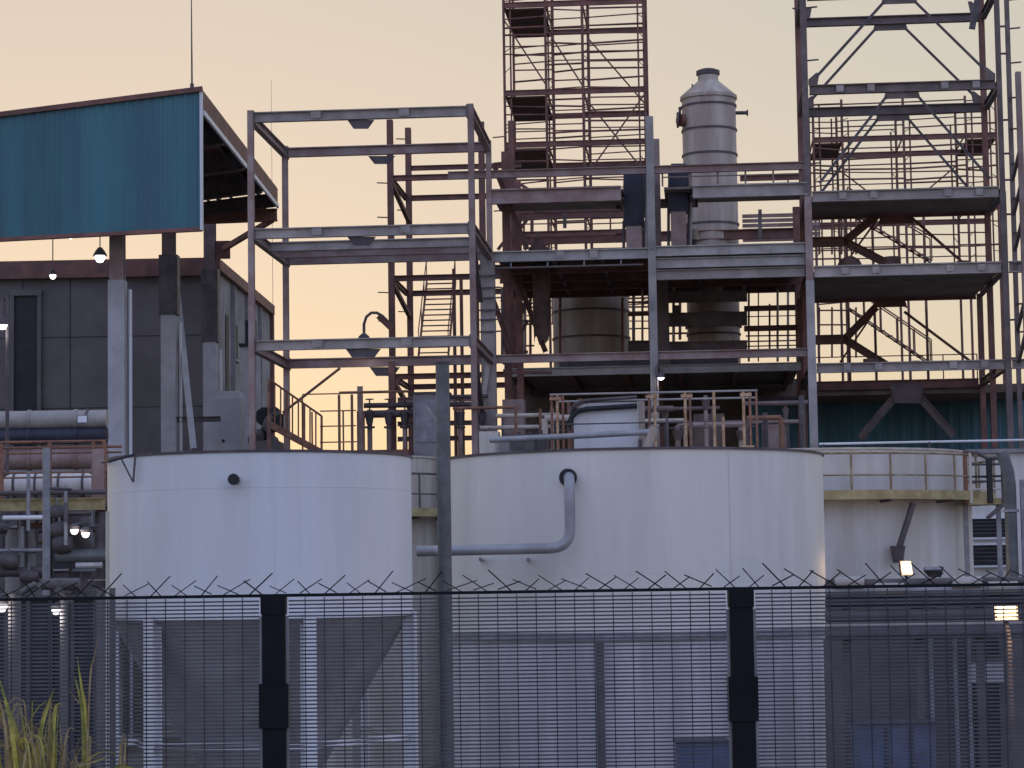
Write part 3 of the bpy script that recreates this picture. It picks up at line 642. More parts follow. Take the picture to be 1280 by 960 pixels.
tube(hp_, 'peg', [Vector((q.x, q.y, zA+0.6)), Vector((q.x+0.02, q.y, zA+0.95))], 0.04, 'dark_steel', 6)

# ---- railed platform with white cabinet between the big tank and the tower
pv = -13.5
pl = thing('railed_platform', 'railed service platform behind the big tank rim', 'platform', G.p(810, 565, pv))
zk = G.z(800, 566, pv); zr = G.z(800, 491, pv)
u0, u1 = G.u(688, 540, pv), G.u(948, 540, pv)
gbox(pl, 'deck', u0, u1, pv, pv+2.6, zk-0.12, zk, 'dark_steel')
for u in (u0+0.2, (u0+u1)/2, u1-0.2):
    for v in (pv+0.2, pv+2.4): gcol(pl, G, u, v, 0, zk-0.12, 0.16, 'dark_steel', name='leg')
for v in (pv, pv+2.6):
    tube(pl, 'top_rail', [G.w(u0, v, zr), G.w(u1, v, zr)], 0.03, 'pale_steel', 6); tube(pl, 'knee_rail', [G.w(u0, v, (zr+zk)/2), G.w(u1, v, (zr+zk)/2)], 0.022, 'dark_steel', 6)
for px, m in ((690, 'rust_rail'), (697, 'warm_lit_post'), (704, 'rust_rail'), (812, 'rust_rail'), (819, 'warm_lit_post'), (834, 'dark_steel'), (857, 'warm_lit_post'), (863, 'rust_rail'), (893, 'warm_lit_post'), (904, 'warm_lit_post'), (930, 'warm_lit_post'), (938, 'rust_rail'), (946, 'rust_rail')):
    u = G.u(px, 530, pv); top = zr if px not in (904, 834) else zk+0.95
    tube(pl, 'post', [G.w(u, pv, zk), G.w(u, pv, top)], 0.042 if m == 'warm_lit_post' else 0.034, m, 6)
for px in (695, 815, 859, 933):
    u = G.u(px, 530, pv); gbox(pl, 'post_head', u-0.16, u+0.16, pv-0.06, pv+0.06, zr-0.16, zr-0.07, 'warm_lit_post')
    gbox(pl, 'post_foot', u-0.2, u+0.2, pv-0.1, pv+0.1, zk, zk+0.14, 'warm_lit_post')
cb = thing('white_cabinet', 'pale boxy housing with rounded shoulder on the railed platform', 'cabinet', G.p(757, 566, pv+1.0))
x0, x1 = G.u(717, 530, pv+0.6), G.u(797, 530, pv+0.6); zc1 = G.z(757, 503, pv+0.6)
prof = [(x0, zk), (x0, zc1-0.5)] + [(x0+0.45-0.45*math.cos(a), zc1-0.5+0.5*math.sin(a)) for a in [R(18*i) for i in range(1, 6)]] + [(x1, zc1), (x1, zk)]
plate(cb, 'housing', [G.w(u, pv+1.35, z) for u, z in prof], 1.4, G.ev, 'white_paint')
cp = [G.w(x0-0.12, pv+0.5, zk+0.7), G.w(x0-0.12, pv+0.5, zc1-0.55)] + bend(G.w(x0-0.12, pv+0.5, zk), G.w(x0-0.12, pv+0.5, zc1-0.22), G.w(x1, pv+0.5, zc1-0.08), 0.5) + [G.w(x1, pv+0.5, zc1-0.12)]
tube(cb, 'hood_trim', cp[1:], 0.075, 'black_paint', 10); tube(cb, 'hood_trim', [p + Vector((0, 0, 0.24)) for p in cp[3:]], 0.05, 'dark_steel', 8)
tube(cb, 'side_pipe', [G.w(x1+0.12, pv+0.5, zk), G.w(x1+0.12, pv+0.5, zc1)], 0.09, 'vessel_grey', 10)
cv = thing('long_conduit', 'long grey conduit sloping across the platform above the big tank', 'pipe', G.p(720, 548, pv-0.6))
tube(cv, 'conduit', [G.p(612, 550, pv-0.7), G.p(700, 546, pv-0.7), G.p(812, 540, pv-0.7)], 0.085, 'pipe_grey', 10)
for px in (640, 800): tube(cv, 'conduit_stand', [Vector((G.p(px, 549, pv-0.7).x, G.p(px, 549, pv-0.7).y, 0)), G.p(px, 549, pv-0.7)], 0.05, 'dark_steel', 6)
tube(cv, 'tee_valve', [G.p(808, 560, pv-0.7), G.p(818, 534, pv-0.7)], 0.13, 'vessel_grey', 10)
jb = thing('block_row', 'row of dull machine blocks along the rim left of the pale cabinet', 'machine', G.p(650, 560, pv+2))
for px, w, y, m in ((612, 0.55, 540, 'cream_paint'), (631, 0.5, 546, 'concrete'), (648, 0.45, 545, 'dark_steel'), (662, 0.5, 546, 'concrete_dark'), (676, 0.35, 543, 'dark_steel')):
    u, z = G.uz(px, y, pv+2); gbox(jb, 'block', u-w/2, u+w/2, pv+1.7, pv+2.4, 0, z, m)
    tube(jb, 'lifting_eye', [G.w(u, pv+2, z), G.w(u, pv+2, z+0.12)], 0.06, 'dark_steel', 6)

pf = thing('floor_pipework', 'brown pipes and valves crowding behind the railed platform', 'pipework', G.p(850, 566, -4)); rg = random.Random(31)
for i in range(26):
    px = rg.uniform(640, 1005); v = rg.uniform(-7, -2); y = rg.uniform(492, 535); m = rg.choice(('rust_rail', 'mauve_steel', 'plum_steel', 'vessel_grey', 'dark_steel')); q = G.p(px, y, v); r = rg.uniform(0.04, 0.10)
    tube(pf, 'pipe', [Vector((q.x, q.y, 0)), q], r, m, 8)
    if i % 2: tube(pf, 'valve', [q + Vector((0, 0, -0.45)), q + Vector((0, 0, -0.15))], [r*1.3, r*2.2], 'plum_steel', 10)
    if i % 3 == 0: tube(pf, 'pipe', [q, q + G.eu*rg.uniform(-2.5, 2.5)], r, m, 8)
for x0, x1, y in ((620, 700, 520), (800, 900, 512), (850, 1000, 530), (930, 1010, 505), (600, 690, 535)):
    p0, p1 = G.p(x0, y, -3), G.p(x1, y, -3); p1.z = p0.z; tube(pf, 'pipe', [p0, p1], rg.uniform(0.06, 0.12), rg.choice(('mauve_steel', 'plum_steel', 'vessel_grey')), 10)
    for k in (0.1, 0.9): q = p0.lerp(p1, k); tube(pf, 'pipe_stand', [Vector((q.x, q.y, 0)), q], 0.04, 'dark_steel', 6)
for px, w, y in ((642, 0.7, 500), (886, 1.0, 518), (968, 0.8, 525)):
    u, z = G.uz(px, y, -1.6); gbox(pf, 'pump_housing', u-w/2, u+w/2, -1.9, -1.0, 0, z, rg.choice(('back_brown', 'mauve_steel')))

# ================================================================== SCAFFOLD TOWERS
def scaffold(name, label, g, us, v0, v1, ztop, decks, diag, m, zlow=0.0, step=0.40, r=0.042, clear=None):
    t = thing(name, label, 'scaffold', g.w((us[0]+us[-1])/2, v0, 0)); rg = random.Random(len(us)*7+int(ztop))
    for v in (v0, v1):
        for u in us: tube(t, 'upright', [g.w(u, v, zlow), g.w(u, v, ztop)], r*1.35, m, 6)
    zs = sorted({round(z, 3) for z, _ in decks}); zmin = min(zs)-4
    for z, bays in decks:
        for v in (v0, v1): bar(t, 'deck_beam', g.w(us[0], v, z), g.w(us[-1], v, z), 0.10, 0.24, m, 'I')
        for u in us: tube(t, 'transom', [g.w(u, v0, z+0.1), g.w(u, v1, z+0.1)], r, m, 6)
        for b in bays:
            n = 8
            for i in range(n):
                a, c = v0+(v1-v0)*i/n, v0+(v1-v0)*(i+1)/n
                gbox(t, 'deck_board', us[b]+0.03, us[b+1]-0.03, a+0.02, c-0.02, z-0.20, z-0.14, 'deck_plank')
    z = max(zmin, zlow)
    while z < ztop:
        if all(abs(z-q) > 0.22 for q in zs):
            for v in (v0, v1):
                if rg.random() < 0.86:
                    for a, b in zip(us, us[1:]):
                        if clear and a >= us[clear[0]]-0.01 and z < clear[1]: continue
                        if rg.random() < 0.93: tube(t, 'ledger', [g.w(a, v, z+rg.uniform(-0.08, 0.08)), g.w(b, v, z+rg.uniform(-0.08, 0.08))], r*rg.choice((0.7, 0.8, 1.05)), m, 6)
        z += step*rg.uniform(0.85, 1.25)
    for k, u in enumerate(us):                                   # doubled standards with short tie pins
        for v, du_ in ((v0, 0.27), (v1, -0.22)):
            if 0 < k < len(us)-1 or v == v0:
                dd_ = du_ if k < len(us)-1 else -0.25
                tube(t, 'upright', [g.w(u+dd_, v+0.06, clear[1] if clear else max(zlow, zmin)), g.w(u+dd_, v+0.06, ztop-rg.uniform(0, 1))], r*0.9, m, 6)
                zq = (clear[1] if clear else max(zmin, zlow))+rg.uniform(0, 0.5)
                while zq < ztop-0.5:
                    bar(t, 'tie_pin', g.w(u, v+0.03, zq), g.w(u+dd_, v+0.03, zq+rg.uniform(0.05, 0.3)), 0.03, 0.03, m); zq += rg.uniform(0.7, 1.3)
    for (b, za, zb_, v, flip) in diag:
        ua_, ub_ = (us[b], us[b+1]) if not flip else (us[b+1], us[b])
        tube(t, 'diagonal', [g.w(ua_, v, za), g.w(ub_, v, zb_)], r*0.9, m, 6)
    return t
s0, s1 = 20.0, 25.3
us = [G.u(x, 60, s0) for x in (630, 682, 728, 805)]
zd = [G.z(655, y, s0) for y in (-106, 6, 116, 181, 270)]
scaffold('scaffold_tower', 'tall red-brown scaffold tower with boarded left bay behind the central tower', G, us, s0, s1, G.z(700, -60, s0),
    [(z, (0,)) for z in zd[:4]] + [(zd[4], ())],
    [(2, zd[1]-0.3, zd[2]+0.3, s1, False), (1, zd[1]-1, zd[2]+0.2, s0, False), (0, zd[1]-0.6, zd[2]+0.3, s0, False),
     (2, zd[2]-0.2, zd[3]+0.1-1.5, s0, False), (2, zd[2]-0.2, zd[3]-1.5, s0, True), (0, zd[2]-1.4, zd[3]-0.3, s1, True), (1, zd[0]-1, zd[1]+0.2, s0, True)],
    'red_steel', zlow=0)
s0, s1 = 24.0, 28.0
us2 = [G.u(x, 220, s0) for x in (1018, 1054, 1131, 1209, 1247)]
zd2 = [G.z(1130, y, s0) for y in (172, 262, 345, 430)]
t = scaffold('scaffold_tower', 'scaffold of thin tubes seen through the right-hand braced frame', G, us2, s0, s1, G.z(1130, 122, s0),
    [(zd2[0], (0, 3)), (zd2[1], ())],
    [(1, zd2[0]-0.6, zd2[1]+0.4, s1, False), (2, zd2[0]-0.6, zd2[1]+0.4, s1, True)], 'red_steel', zlow=0, step=0.46, clear=(1, G.z(1130, 330, 24.0)))

# ================================================================== RIGHT-HAND BRACED FRAME
B0, B1, B2 = 0.0, 3.9, 7.4
ul, ur = G.u(1014, 420, B0), G.u(1252, 200, B0)
zs = [G.z(1130, y, B0) for y in (-9, 109, 243, 337, 458)]
bf = thing('braced_steel_frame', 'tall dark steel frame with chevron braces at the right', 'steel frame', G.w((ul+ur)/2, 2, 0))
ztp = zs[0]+1.0
gcol(bf, G, ul, B0, 0, zs[3]-0.3, 0.27, 'pale_steel'); gcol(bf, G, ul, B0, zs[3]-0.3, zs[2], 0.24, 'mauve_steel'); gcol(bf, G, ul, B0, zs[2], ztp, 0.21, 'plum_steel'); gcol(bf, G, ul, B1, zs[4], ztp, 0.22, 'red_steel'); gcol(bf, G, ul, B2, 0, zs[3], 0.24, 'red_steel'); gcol(bf, G, ur, B2, 0, zs[3], 0.2, 'red_steel')
gcol(bf, G, ur, B0, 0, zs[2], 0.2, 'plum_steel'); gcol(bf, G, ur, B0, zs[2], ztp, 0.17, 'plum_steel'); gcol(bf, G, ur-0.05, B1, 0, ztp, 0.2, 'red_steel')
um = (ul+ur)/2; uw = ur-ul
for i, z in enumerate(zs):
    hh = (0.3, 0.32, 0.36, 0.38, 0.32)[i]; fm = ('plum_steel', 'plum_steel', 'grey_steel', 'grey_steel', 'grey_steel')[i]
    gbeam(bf, G, 'beam', ul+0.15, ur-0.13, B0, z, 0.22, hh, fm); gbeam(bf, G, 'beam', ul+0.13, ur-0.13, B1 if i < 3 else B2, z, 0.22, hh, 'plum_steel' if i < 2 else 'red_steel')
    for u in (ul, ur): sbeam(bf, G, 'side_beam', u, B0+0.15, (B1 if i < 3 else B2)-0.15, z, 0.18, 0.26, 'dark_steel')
    if i in (2, 3): gbox(bf, 'floor_slab', ul+0.16, ur-0.14, B0+0.12, (B1 if i < 3 else B2)-0.12, z-0.05, z+0.06, 'underside')
    if i in (3,):
        gbeam(bf, G, 'beam', ur+0.13, ur+2.2, B0, z, 0.22, hh, fm)
    if i == 4:
        gbeam(bf, G, 'beam', ur+0.13, ur+2.2, B0, z, 0.22, hh, fm); gbox(bf, 'floor_slab', ul, ur+2.0, B2+0.12, B2+4.3, z-0.35, z-0.05, 'back_brown')
    for v in (B0, B1 if i < 3 else B2):
        if i == 4 or (i > 1 and v == B0): continue
        a = z-hh/2; m = 'plum_steel' if i < 2 else 'red_steel'
        plate(bf, 'gusset_plate', [G.w(um-0.55, v, a), G.w(um+0.55, v, a), G.w(um+0.62, v, a-0.28), G.w(um+0.5, v, a-0.22), G.w(um-0.5, v, a-0.22), G.w(um-0.62, v, a-0.28)], 0.03, G.ev, m)
        for sg, u in ((1, ul), (-1, ur)):
            b = z+hh/2; plate(bf, 'gusset_plate', [G.w(u+sg*0.12, v, b), G.w(u+sg*0.42, v, b), G.w(u+sg*0.5, v, b+0.42), G.w(u+sg*0.38, v, b+0.42), G.w(u+sg*0.12, v, b+0.2)], 0.03, G.ev, m)
for i in range(4):
    top, bot = zs[i]-0.3, zs[i+1]+0.45
    for v in (B0, B1):
        if i < 2:
            for sg, u in ((-1, ul+0.4), (1, ur-0.4)): bar(bf, 'brace', G.w(um+sg*0.52, v, top), G.w(u, v, bot), 0.09, 0.09, 'dark_steel', 'L')
    if i >= 2:                                                   # stout K-shaped brace on the left of the rear plane
        BX = B1 if i == 2 else B2
        yn, yf, ya_ = ((302, 327, 270), (424, 455, 389))[i-2]; nd = G.p(1060, yn, BX); zf = zs[i+1]+0.2
        ap = G.w(um-0.5, BX, G.z(1115, ya_-6, BX)); ap2 = G.w(um+0.5, BX, G.z(1147, ya_, BX))
        bar(bf, 'knee_brace', G.w(ul+0.1, BX, nd.z), nd, 0.2, 0.34, 'red_steel', 'I'); bar(bf, 'knee_brace', nd - G.eu*0.12, ap, 0.2, 0.28, 'red_steel', 'I')
        bar(bf, 'knee_brace', nd - G.eu*0.12, G.p(1112, yf+4, BX), 0.2, 0.28, 'red_steel', 'I')
        bar(bf, 'brace', ap2, G.p(1206 if i == 2 else 1222, yf+3, BX), 0.1, 0.1, 'red_steel', 'L')
        bar(bf, 'brace', ap + Vector((0, 0.2, -0.1)), G.p(1064 if i == 2 else 1050, yf-8 if i == 2 else yf-2, BX+0.2), 0.07, 0.07, 'red_steel', 'L')
for x0, y0, x1, y1 in ((1118, 497, 1075, 548), (1150, 497, 1192, 545)):
    bar(bf, 'knee_brace', G.p(x0, y0, B2), G.p(x1, y1, B2), 0.2, 0.28, 'plum_steel', 'I')
plate(bf, 'gusset_plate', [G.p(1112, 480, B2-0.1), G.p(1156, 480, B2-0.1), G.p(1150, 504, B2-0.1), G.p(1118, 504, B2-0.1)], 0.03, G.ev, 'plum_steel')
for i, z in enumerate(zs[1:]):                                   # splice and bolt plates on the big beams
    for k in (0.18, 0.34, 0.72, 0.88): u_ = ul+uw*k; gbox(bf, 'bolt_plate', u_-0.12, u_+0.12, B0-0.135, B0-0.113, z-0.11, z+0.11, 'grey_steel')
cleats(bf, G, ul, B0, [G.z(1010, y, B0) for y in (10, 76, 205)], 'dark_steel', 0.48); cleats(bf, G, ul, B0, [G.z(1010, 11, B0)], 'dark_steel', -0.35)
bar(bf, 'hanging_strut', G.p(1224, -12, B0-0.15), G.p(1215, 36, B0-0.15), 0.16, 0.2, 'dark_steel')
for px, w, h, zz in ((1062, 0.42, 0.55, zs[3]), (1115, 0.30, 0.5, zs[3]), (1204, 0.24, 0.3, zs[3]), (1085, 0.26, 0.3, zs[4]), (1140, 0.2, 0.2, zs[4])):
    c = G.w(G.u(px, 324, 1.0), 1.0, 0); lathe(bf, 'loose_drum', c, [(w, zz+0.06), (w*1.05, zz+0.06+h*0.4), (w*0.8, zz+0.06+h*0.8), (w*0.35, zz+0.06+h), (0, zz+0.06+h)] if w > 0.35 else [(w, zz+0.06), (w, zz+0.06+h), (0, zz+0.06+h)], 'deck_plank', 12)
# ladder column line at the right-hand edge
lt = thing('ladder_tower', 'pair of dark posts tied by rungs at the right edge', 'steel frame', G.w(ur+0.6, 0, 0))
ua, ub = G.u(1263, 150, B0), G.u(1276, 200, -1.0)
gcol(lt, G, ua, B0, 0, ztp, 0.15, 'plum_steel'); gcol(lt, G, ub, -1.0, 0, G.z(1272, 90, -1.0), 0.18, 'mauve_steel')
for y in (33, 67, 150, 192, 225, 268, 400, 448): bar(lt, 'tie', G.w(ur+0.1, B0, G.z(1255, y, B0)), G.w(ua, B0, G.z(1255, y, B0)), 0.06, 0.06, 'dark_steel')
for y in (122, 161, 204, 248, 291, 330, 380, 415): bar(lt, 'rung', G.w(ua, B0, G.z(1268, y, B0)), G.w(ub, -1.0, G.z(1268, y, -1.0)), 0.06, 0.06, 'dark_steel')
for y in (212, 255, 300, 400, 440): bar(lt, 'knee_brace', G.w(ub-0.05, -1, G.z(1268, y-20, -1)), G.w(ua, B0, G.z(1268, y+14, B0)), 0.1, 0.12, 'dark_steel')
cleats(lt, G, ua, B0, [G.z(1265, y, B0) for y in (0, 36, 79)], 'dark_steel', 0.42)

# stairs and railings behind the braced frame
for k, (ya, yb, lab) in enumerate(((326, 264, 'upper dark stair flight behind the right-hand braced frame'), (455, 384, 'lower dark stair flight behind the right-hand braced frame'))):
    v = 14.0; t = thing('steel_stair', lab, 'stairs', G.p(1120, ya, v))
    p0, p1 = G.p(1165, ya, v), G.p(1060, yb, v)
    for dv in (0, 0.6):
        bar(t, 'stringer', p0 + G.ev*dv, p1 + G.ev*dv, 0.04, 0.06, 'red_steel'); tube(t, 'handrail', [p0 + G.ev*dv + Vector((0, 0, 0.95)), p1 + G.ev*dv + Vector((0, 0, 0.95))], 0.03, 'red_steel', 6)
        for q in range(6): x = p0.lerp(p1, q/5) + G.ev*dv; tube(t, 'rail_post', [x, x + Vector((0, 0, 0.95))], 0.025, 'red_steel', 6)
    for q in range(11): x = p0.lerp(p1, (q+0.5)/11); box(t, 'tread', x - G.eu*0.11, G.eu*0.22, G.ev*0.6, (0, 0, 0.014), 'red_steel')
    for px in (1065, 1098, 1163): x = G.p(px, 560, v+1.2); bar(t, 'support_post', Vector((x.x, x.y, 0)), Vector((x.x, x.y, p1.z)), 0.1, 0.1, 'red_steel')
    y = ya+2
    r_ = thing('guard_railing', ('thin railing on the upper deck' if k == 0 else 'thin railing on the lower deck') + ' of the braced frame, seen against the sky', 'railing', G.p(1190, y, B1))
    z = zs[3+k]+0.06
    handrail(r_, [G.w(ul+0.2, B2-0.3, z), G.w(ur-0.2, B2-0.3, z)], 0.95, 'red_steel', 1.15, 0.022)
    for px in (1024, 1040, 1052, 1070):
        tube(t, 'hanging_pipe', [G.p(px, ya-8, v+2), G.p(px, yb, v+2)], 0.04, 'red_steel', 6)
    for yy in (yb+4, yb+22): tube(t, 'landing_rail', [G.p(1022, yy, v+2), G.p(1062, yy, v+2)], 0.035, 'red_steel', 6)

# low teal-clad building behind
def clad_wall(par, g, u0, u1, v, z0a, z1a, z0b, z1b, width, m, name='cladding_sheet'):
    n = max(1, round(abs(u1-u0)/width))
    for i in range(n):
        ka, kb = i/n, (i+1)/n; vv, ff = [], []
        for t_, dv in ((0, 0), (0.12, 0), (0.2, -0.026), (0.32, -0.026), (0.4, 0), (0.62, 0), (0.7, -0.026), (0.82, -0.026), (0.9, 0), (1.0, 0)):
            k = ka+(kb-ka)*t_; u = u0+(u1-u0)*k
            vv += [g.w(u, v+dv, z0a+(z0b-z0a)*k), g.w(u, v+dv, z1a+(z1b-z1a)*k)]
        ff = [(2*j, 2*j+2, 2*j+3, 2*j+1) for j in range(9)]
        meshobj(name, vv, ff, m, par)
tb = thing('teal_shed', 'low shed with teal ribbed walls under the right-hand frame', 'building', G.w(G.u(1130, 550, 12), 12, 0))
u0, u1, zt = G.u(940, 530, 12), G.u(1330, 530, 12), G.z(1130, 498, 12)
gbox(tb, 'wall', u0, u1, 12.05, 19, 0, zt-0.1, 'dark_steel'); clad_wall(tb, G, u0, u1, 12, G.z(1130, 570, 12), zt, G.z(1130, 570, 12), zt, 0.9, 'teal_clad')
gbox(tb, 'roof', u0-0.3, u1+0.3, 11.7, 19.3, zt, zt+0.15, 'dark_steel')
cd = thing('white_conduit', 'thin white pipe running level above the right tank rail', 'pipe', G.p(1150, 556, -9))
q0, q1 = G.p(1024, 555, -9), G.p(1300, 551, -9); q1.z = q0.z
tube(cd, 'pipe', [q0, q1], 0.035, 'white_paint', 8)
for k in (0.02, 0.5, 0.98): q = q0.lerp(q1, k); tube(cd, 'pipe_stand', [Vector((q.x, q.y, 0)), q], 0.04, 'dark_steel', 6)

# ================================================================== TEAL CANOPY HALL (left)
H = Grid((0, 76, 0), 1.5)
def hbox(*a): return gbox(*a, g=H)
hall = thing('canopy_hall', 'tall canopy on columns with a teal ribbed sheet front', 'building', H.w(-13, 8, 0))
hu1 = H.u(252, 200, 0); hu0 = H.u(-70, 200, 0); hm = H.u(0, 220, 0)
zt1, zb1 = H.z(252, 114, 0), H.z(252, 284, 0); zt0, zb0 = H.z(0, 146, 0), H.z(0, 297, 0)
kk = (hu0-hu1)/(hm-hu1); ztE, zbE = zt1+(zt0-zt1)*kk, zb1+(zb0-zb1)*kk
clad_wall(hall, H, hu0, hu1-0.06, 0, zbE, ztE, zb1, zt1, 0.62, 'teal_clad')
LEN = 19.5
bar(hall, 'top_trim', H.w(hu0, -0.06, ztE+0.06), H.w(hu1+0.05, -0.06, zt1+0.06), 0.16, 0.16, 'red_steel')
bar(hall, 'bottom_trim', H.w(hu0, 0.06, zbE-0.06), H.w(hu1, 0.06, zb1-0.06), 0.22, 0.12, 'red_steel')
bar(hall, 'corner_trim', H.w(hu1, -0.02, zb1-0.1), H.w(hu1, -0.02, zt1), 0.09, 0.12, 'white_paint')
vv = [H.w(hu0, 0.06, ztE+0.05), H.w(hu1, 0.06, zt1+0.05), H.w(hu1, LEN, zt1+0.05), H.w(hu0, LEN, ztE+0.05)]
plate(hall, 'roof', vv, 0.1, (0, 0, 1), 'red_steel')
zf = 0.62
bar(hall, 'fascia', H.w(hu1, 0.1, zt1-zf/2+0.05), H.w(hu1, LEN, zt1-zf/2+0.05), 0.06, zf, 'red_steel')
bar(hall, 'fascia_strip', H.w(hu1+0.04, 0.15, zt1-zf-0.05), H.w(hu1+0.04, LEN*0.52, zt1-zf-0.05), 0.08, 0.16, 'white_paint')
bar(hall, 'fascia_strip', H.w(hu1+0.04, LEN*0.58, zt1-zf-0.05), H.w(hu1+0.04, LEN, zt1-zf-0.05), 0.08, 0.16, 'white_paint')
for v in (0.35, 5, 10, 15, LEN-0.3):
    bar(hall, 'rafter', H.w(hu0, v, ztE-0.45), H.w(hu1-0.05, v, zt1-0.45), 0.2, 0.8 if v < 16 else 0.55, 'dark_steel', 'I')
for k in range(5):
    u = hu1-0.7-k*1.6; zz = zt1-0.08+(ztE-zt1)*(u-hu1)/(hu0-hu1); bar(hall, 'purlin', H.w(u, 0.1, zz-0.05), H.w(u, LEN, zz-0.05), 0.1, 0.16, 'dark_steel')
zrear = zt1-0.95
bar(hall, 'end_beam', H.w(hu1-5.2, LEN+0.4, zrear-0.1), H.w(hu1-0.05, LEN+0.4, zrear), 0.3, 0.5, 'red_steel', 'I')
for k in range(3):
    a = hu1-0.5-k*1.0; bar(hall, 'web_member', H.w(a, LEN+0.35, zrear+0.2), H.w(a-0.5, LEN+0.35, zt1-0.1), 0.12, 0.12, 'dark_steel')
ucl = H.u(147, 420, 2)
zsl = H.z(147, 351, 2)
for v in (2.0, 12.0, 22.0):
    gcol(hall, H, ucl, v, zsl-0.05, ztE+0.3 if v < 20 else zt1-0.5, 0.46, 'mauve_steel' if v < 3 else 'plum_steel'); hbox(hall, 'column_casing', ucl-0.27, ucl+0.27, v-0.27, v+0.27, 0, zsl, 'concrete_pale')
    tube(hall, 'downpipe', [H.w(ucl+0.42, v, 0), H.w(ucl+0.42, v, zsl-0.3)], 0.06, 'white_paint', 8)
    if v > 3: hbox(hall, 'column_collar', ucl-0.33, ucl+0.36, v-0.33, v+0.33, zsl-0.02, zsl+(0.1 if v == 2 else 3.0 if v > 20 else 2.2), 'dark_steel' if v > 3 else 'concrete')
zg = H.z(272, 312, 22.0)
hbox(hall, 'gusset_plate', ucl+0.2, ucl+0.85, 21.9, 21.96, zg-0.4, zg+0.35, 'red_steel')
bar(hall, 'knee_brace', H.w(ucl+0.6, 21.8, zg), H.w(H.u(340, 256, LEN+0.4), LEN+0.4, zrear-0.2), 0.2, 0.2, 'red_steel')
bar(hall, 'side_strut', H.p(218, 332, 14), H.p(242, 562, 10), 0.2, 0.2, 'concrete_pale')
gbeam(hall, H, 'tie_beam', ucl, ucl+1.9, 12.0, H.z(200, 525, 12), 0.14, 0.2, 'dark_steel')
# lightning rods
for px, py0, py1, lab, r in ((239, -30, 110, 'thin lightning rod standing on the teal canopy roof', 0.022), (339, 100, 140, 'hair-thin faint rod between teal canopy and mauve frame', 0.012)):
    dd = 80 if px == 239 else 110
    q0, q1 = at(px+1, py1, dd), at(px, py0, dd)
    t = thing('lightning_rod', lab, 'rod', q0)
    if px != 239: q0 = Vector((q0.x, q0.y, 0))
    tube(t, 'rod', [q0, q1], [r*1.5, r*0.6], 'dark_steel', 6); tube(t, 'rod_base', [q0, q0 + Vector((0, 0, 0.15))], r*3, 'dark_steel', 8)

# ---- concrete building behind the columns
cbd = thing('concrete_building', 'dark concrete building with red roof edge behind the canopy columns', 'building', H.w(-16, 32, 0))
cu0, cu1, cz = H.u(-90, 400, 24), H.u(266, 400, 24), H.z(150, 326, 24)
rear = 41.0; cu1b = H.u(335, 450, rear)
hbox(cbd, 'front_wall', cu0, cu1, 24, 24.3, 0, cz-0.3, 'concrete_dark')
plate(cbd, 'side_wall', [H.w(cu1+0.01, 24.0, 0), H.w(cu1b, rear, 0), H.w(cu1b, rear, cz-0.3), H.w(cu1+0.01, 24.0, cz-0.3)], 0.25, H.eu, 'concrete')
plate(cbd, 'roof', [H.w(cu0, 23.9, cz-0.25), H.w(cu1, 23.9, cz-0.25), H.w(cu1b, rear, cz-0.25), H.w(cu0, rear, cz-0.25)], 0.1, (0, 0, 1), 'red_steel')
bar(cbd, 'roof_edge', H.w(cu0, 23.8, cz-0.35), H.w(cu1+0.2, 23.8, cz-0.35), 0.3, 0.75, 'red_steel'); bar(cbd, 'roof_edge', H.w(cu1+0.2, 23.8, cz-0.25), H.w(cu1b+0.2, rear, cz-0.25), 0.3, 0.45, 'red_steel')
bar(cbd, 'corner_post', H.w(cu1b+0.12, rear, 0), H.w(cu1b+0.12, rear, cz-0.3), 0.35, 0.35, 'red_steel')
hbox(cbd, 'doorway', H.u(16, 450, 24)-0.0, H.u(50, 450, 24), 23.93, 23.99, 0, H.z(30, 370, 24), 'black_paint')
for k in range(1, 6): u = cu0+(cu1-cu0)*k/6; hbox(cbd, 'panel_joint', u-0.02, u+0.02, 23.985, 23.999, 0, cz-0.75, 'black_paint')
for z_ in (cz-3.2, cz-6.2, cz-9.2): hbox(cbd, 'panel_joint', cu0, cu1, 23.987, 23.998, z_-0.015, z_+0.015, 'black_paint')
for u_ in (H.u(16, 450, 24), H.u(50, 450, 24)): hbox(cbd, 'door_jamb', u_-0.08, u_+0.08, 23.82, 23.93, 0, H.z(30, 370, 24), 'concrete_dark')
hbox(cbd, 'door_lintel', H.u(16, 450, 24)-0.1, H.u(50, 450, 24)+0.1, 23.80, 23.95, H.z(30, 370, 24), H.z(30, 370, 24)+0.25, 'concrete_dark')
for v0_, v1_, y0, y1 in ((26.5, 27.3, 398, 500), (29.0, 30.0, 402, 446), (33, 34, 410, 450)):
    ku = lambda v: cu1+0.02+(cu1b-cu1-0.01)*(v-24)/(rear-24)+0.13
    z1_, z0_ = H.z(285, y0, 28), H.z(285, y1, 28)
    w = plate(cbd, 'window', [H.w(ku(v0_), v0_, z0_), H.w(ku(v1_), v1_, z0_), H.w(ku(v1_), v1_, z1_), H.w(ku(v0_), v0_, z1_)], 0.05, H.eu, 'glass_dark')
    bar(w, 'sill', H.w(ku(v0_)+0.06, v0_-0.1, z0_-0.05), H.w(ku(v1_)+0.06, v1_+0.1, z0_-0.05), 0.12, 0.08, 'concrete_pale')
for k in range(1, 4):
    v = 24+17*k/4; u = cu1+(cu1b-cu1)*k/4+0.16; bar(cbd, 'pilaster', H.w(u, v, 0), H.w(u, v, cz-0.6), 0.3, 0.12, 'concrete', 'B', H.ev)
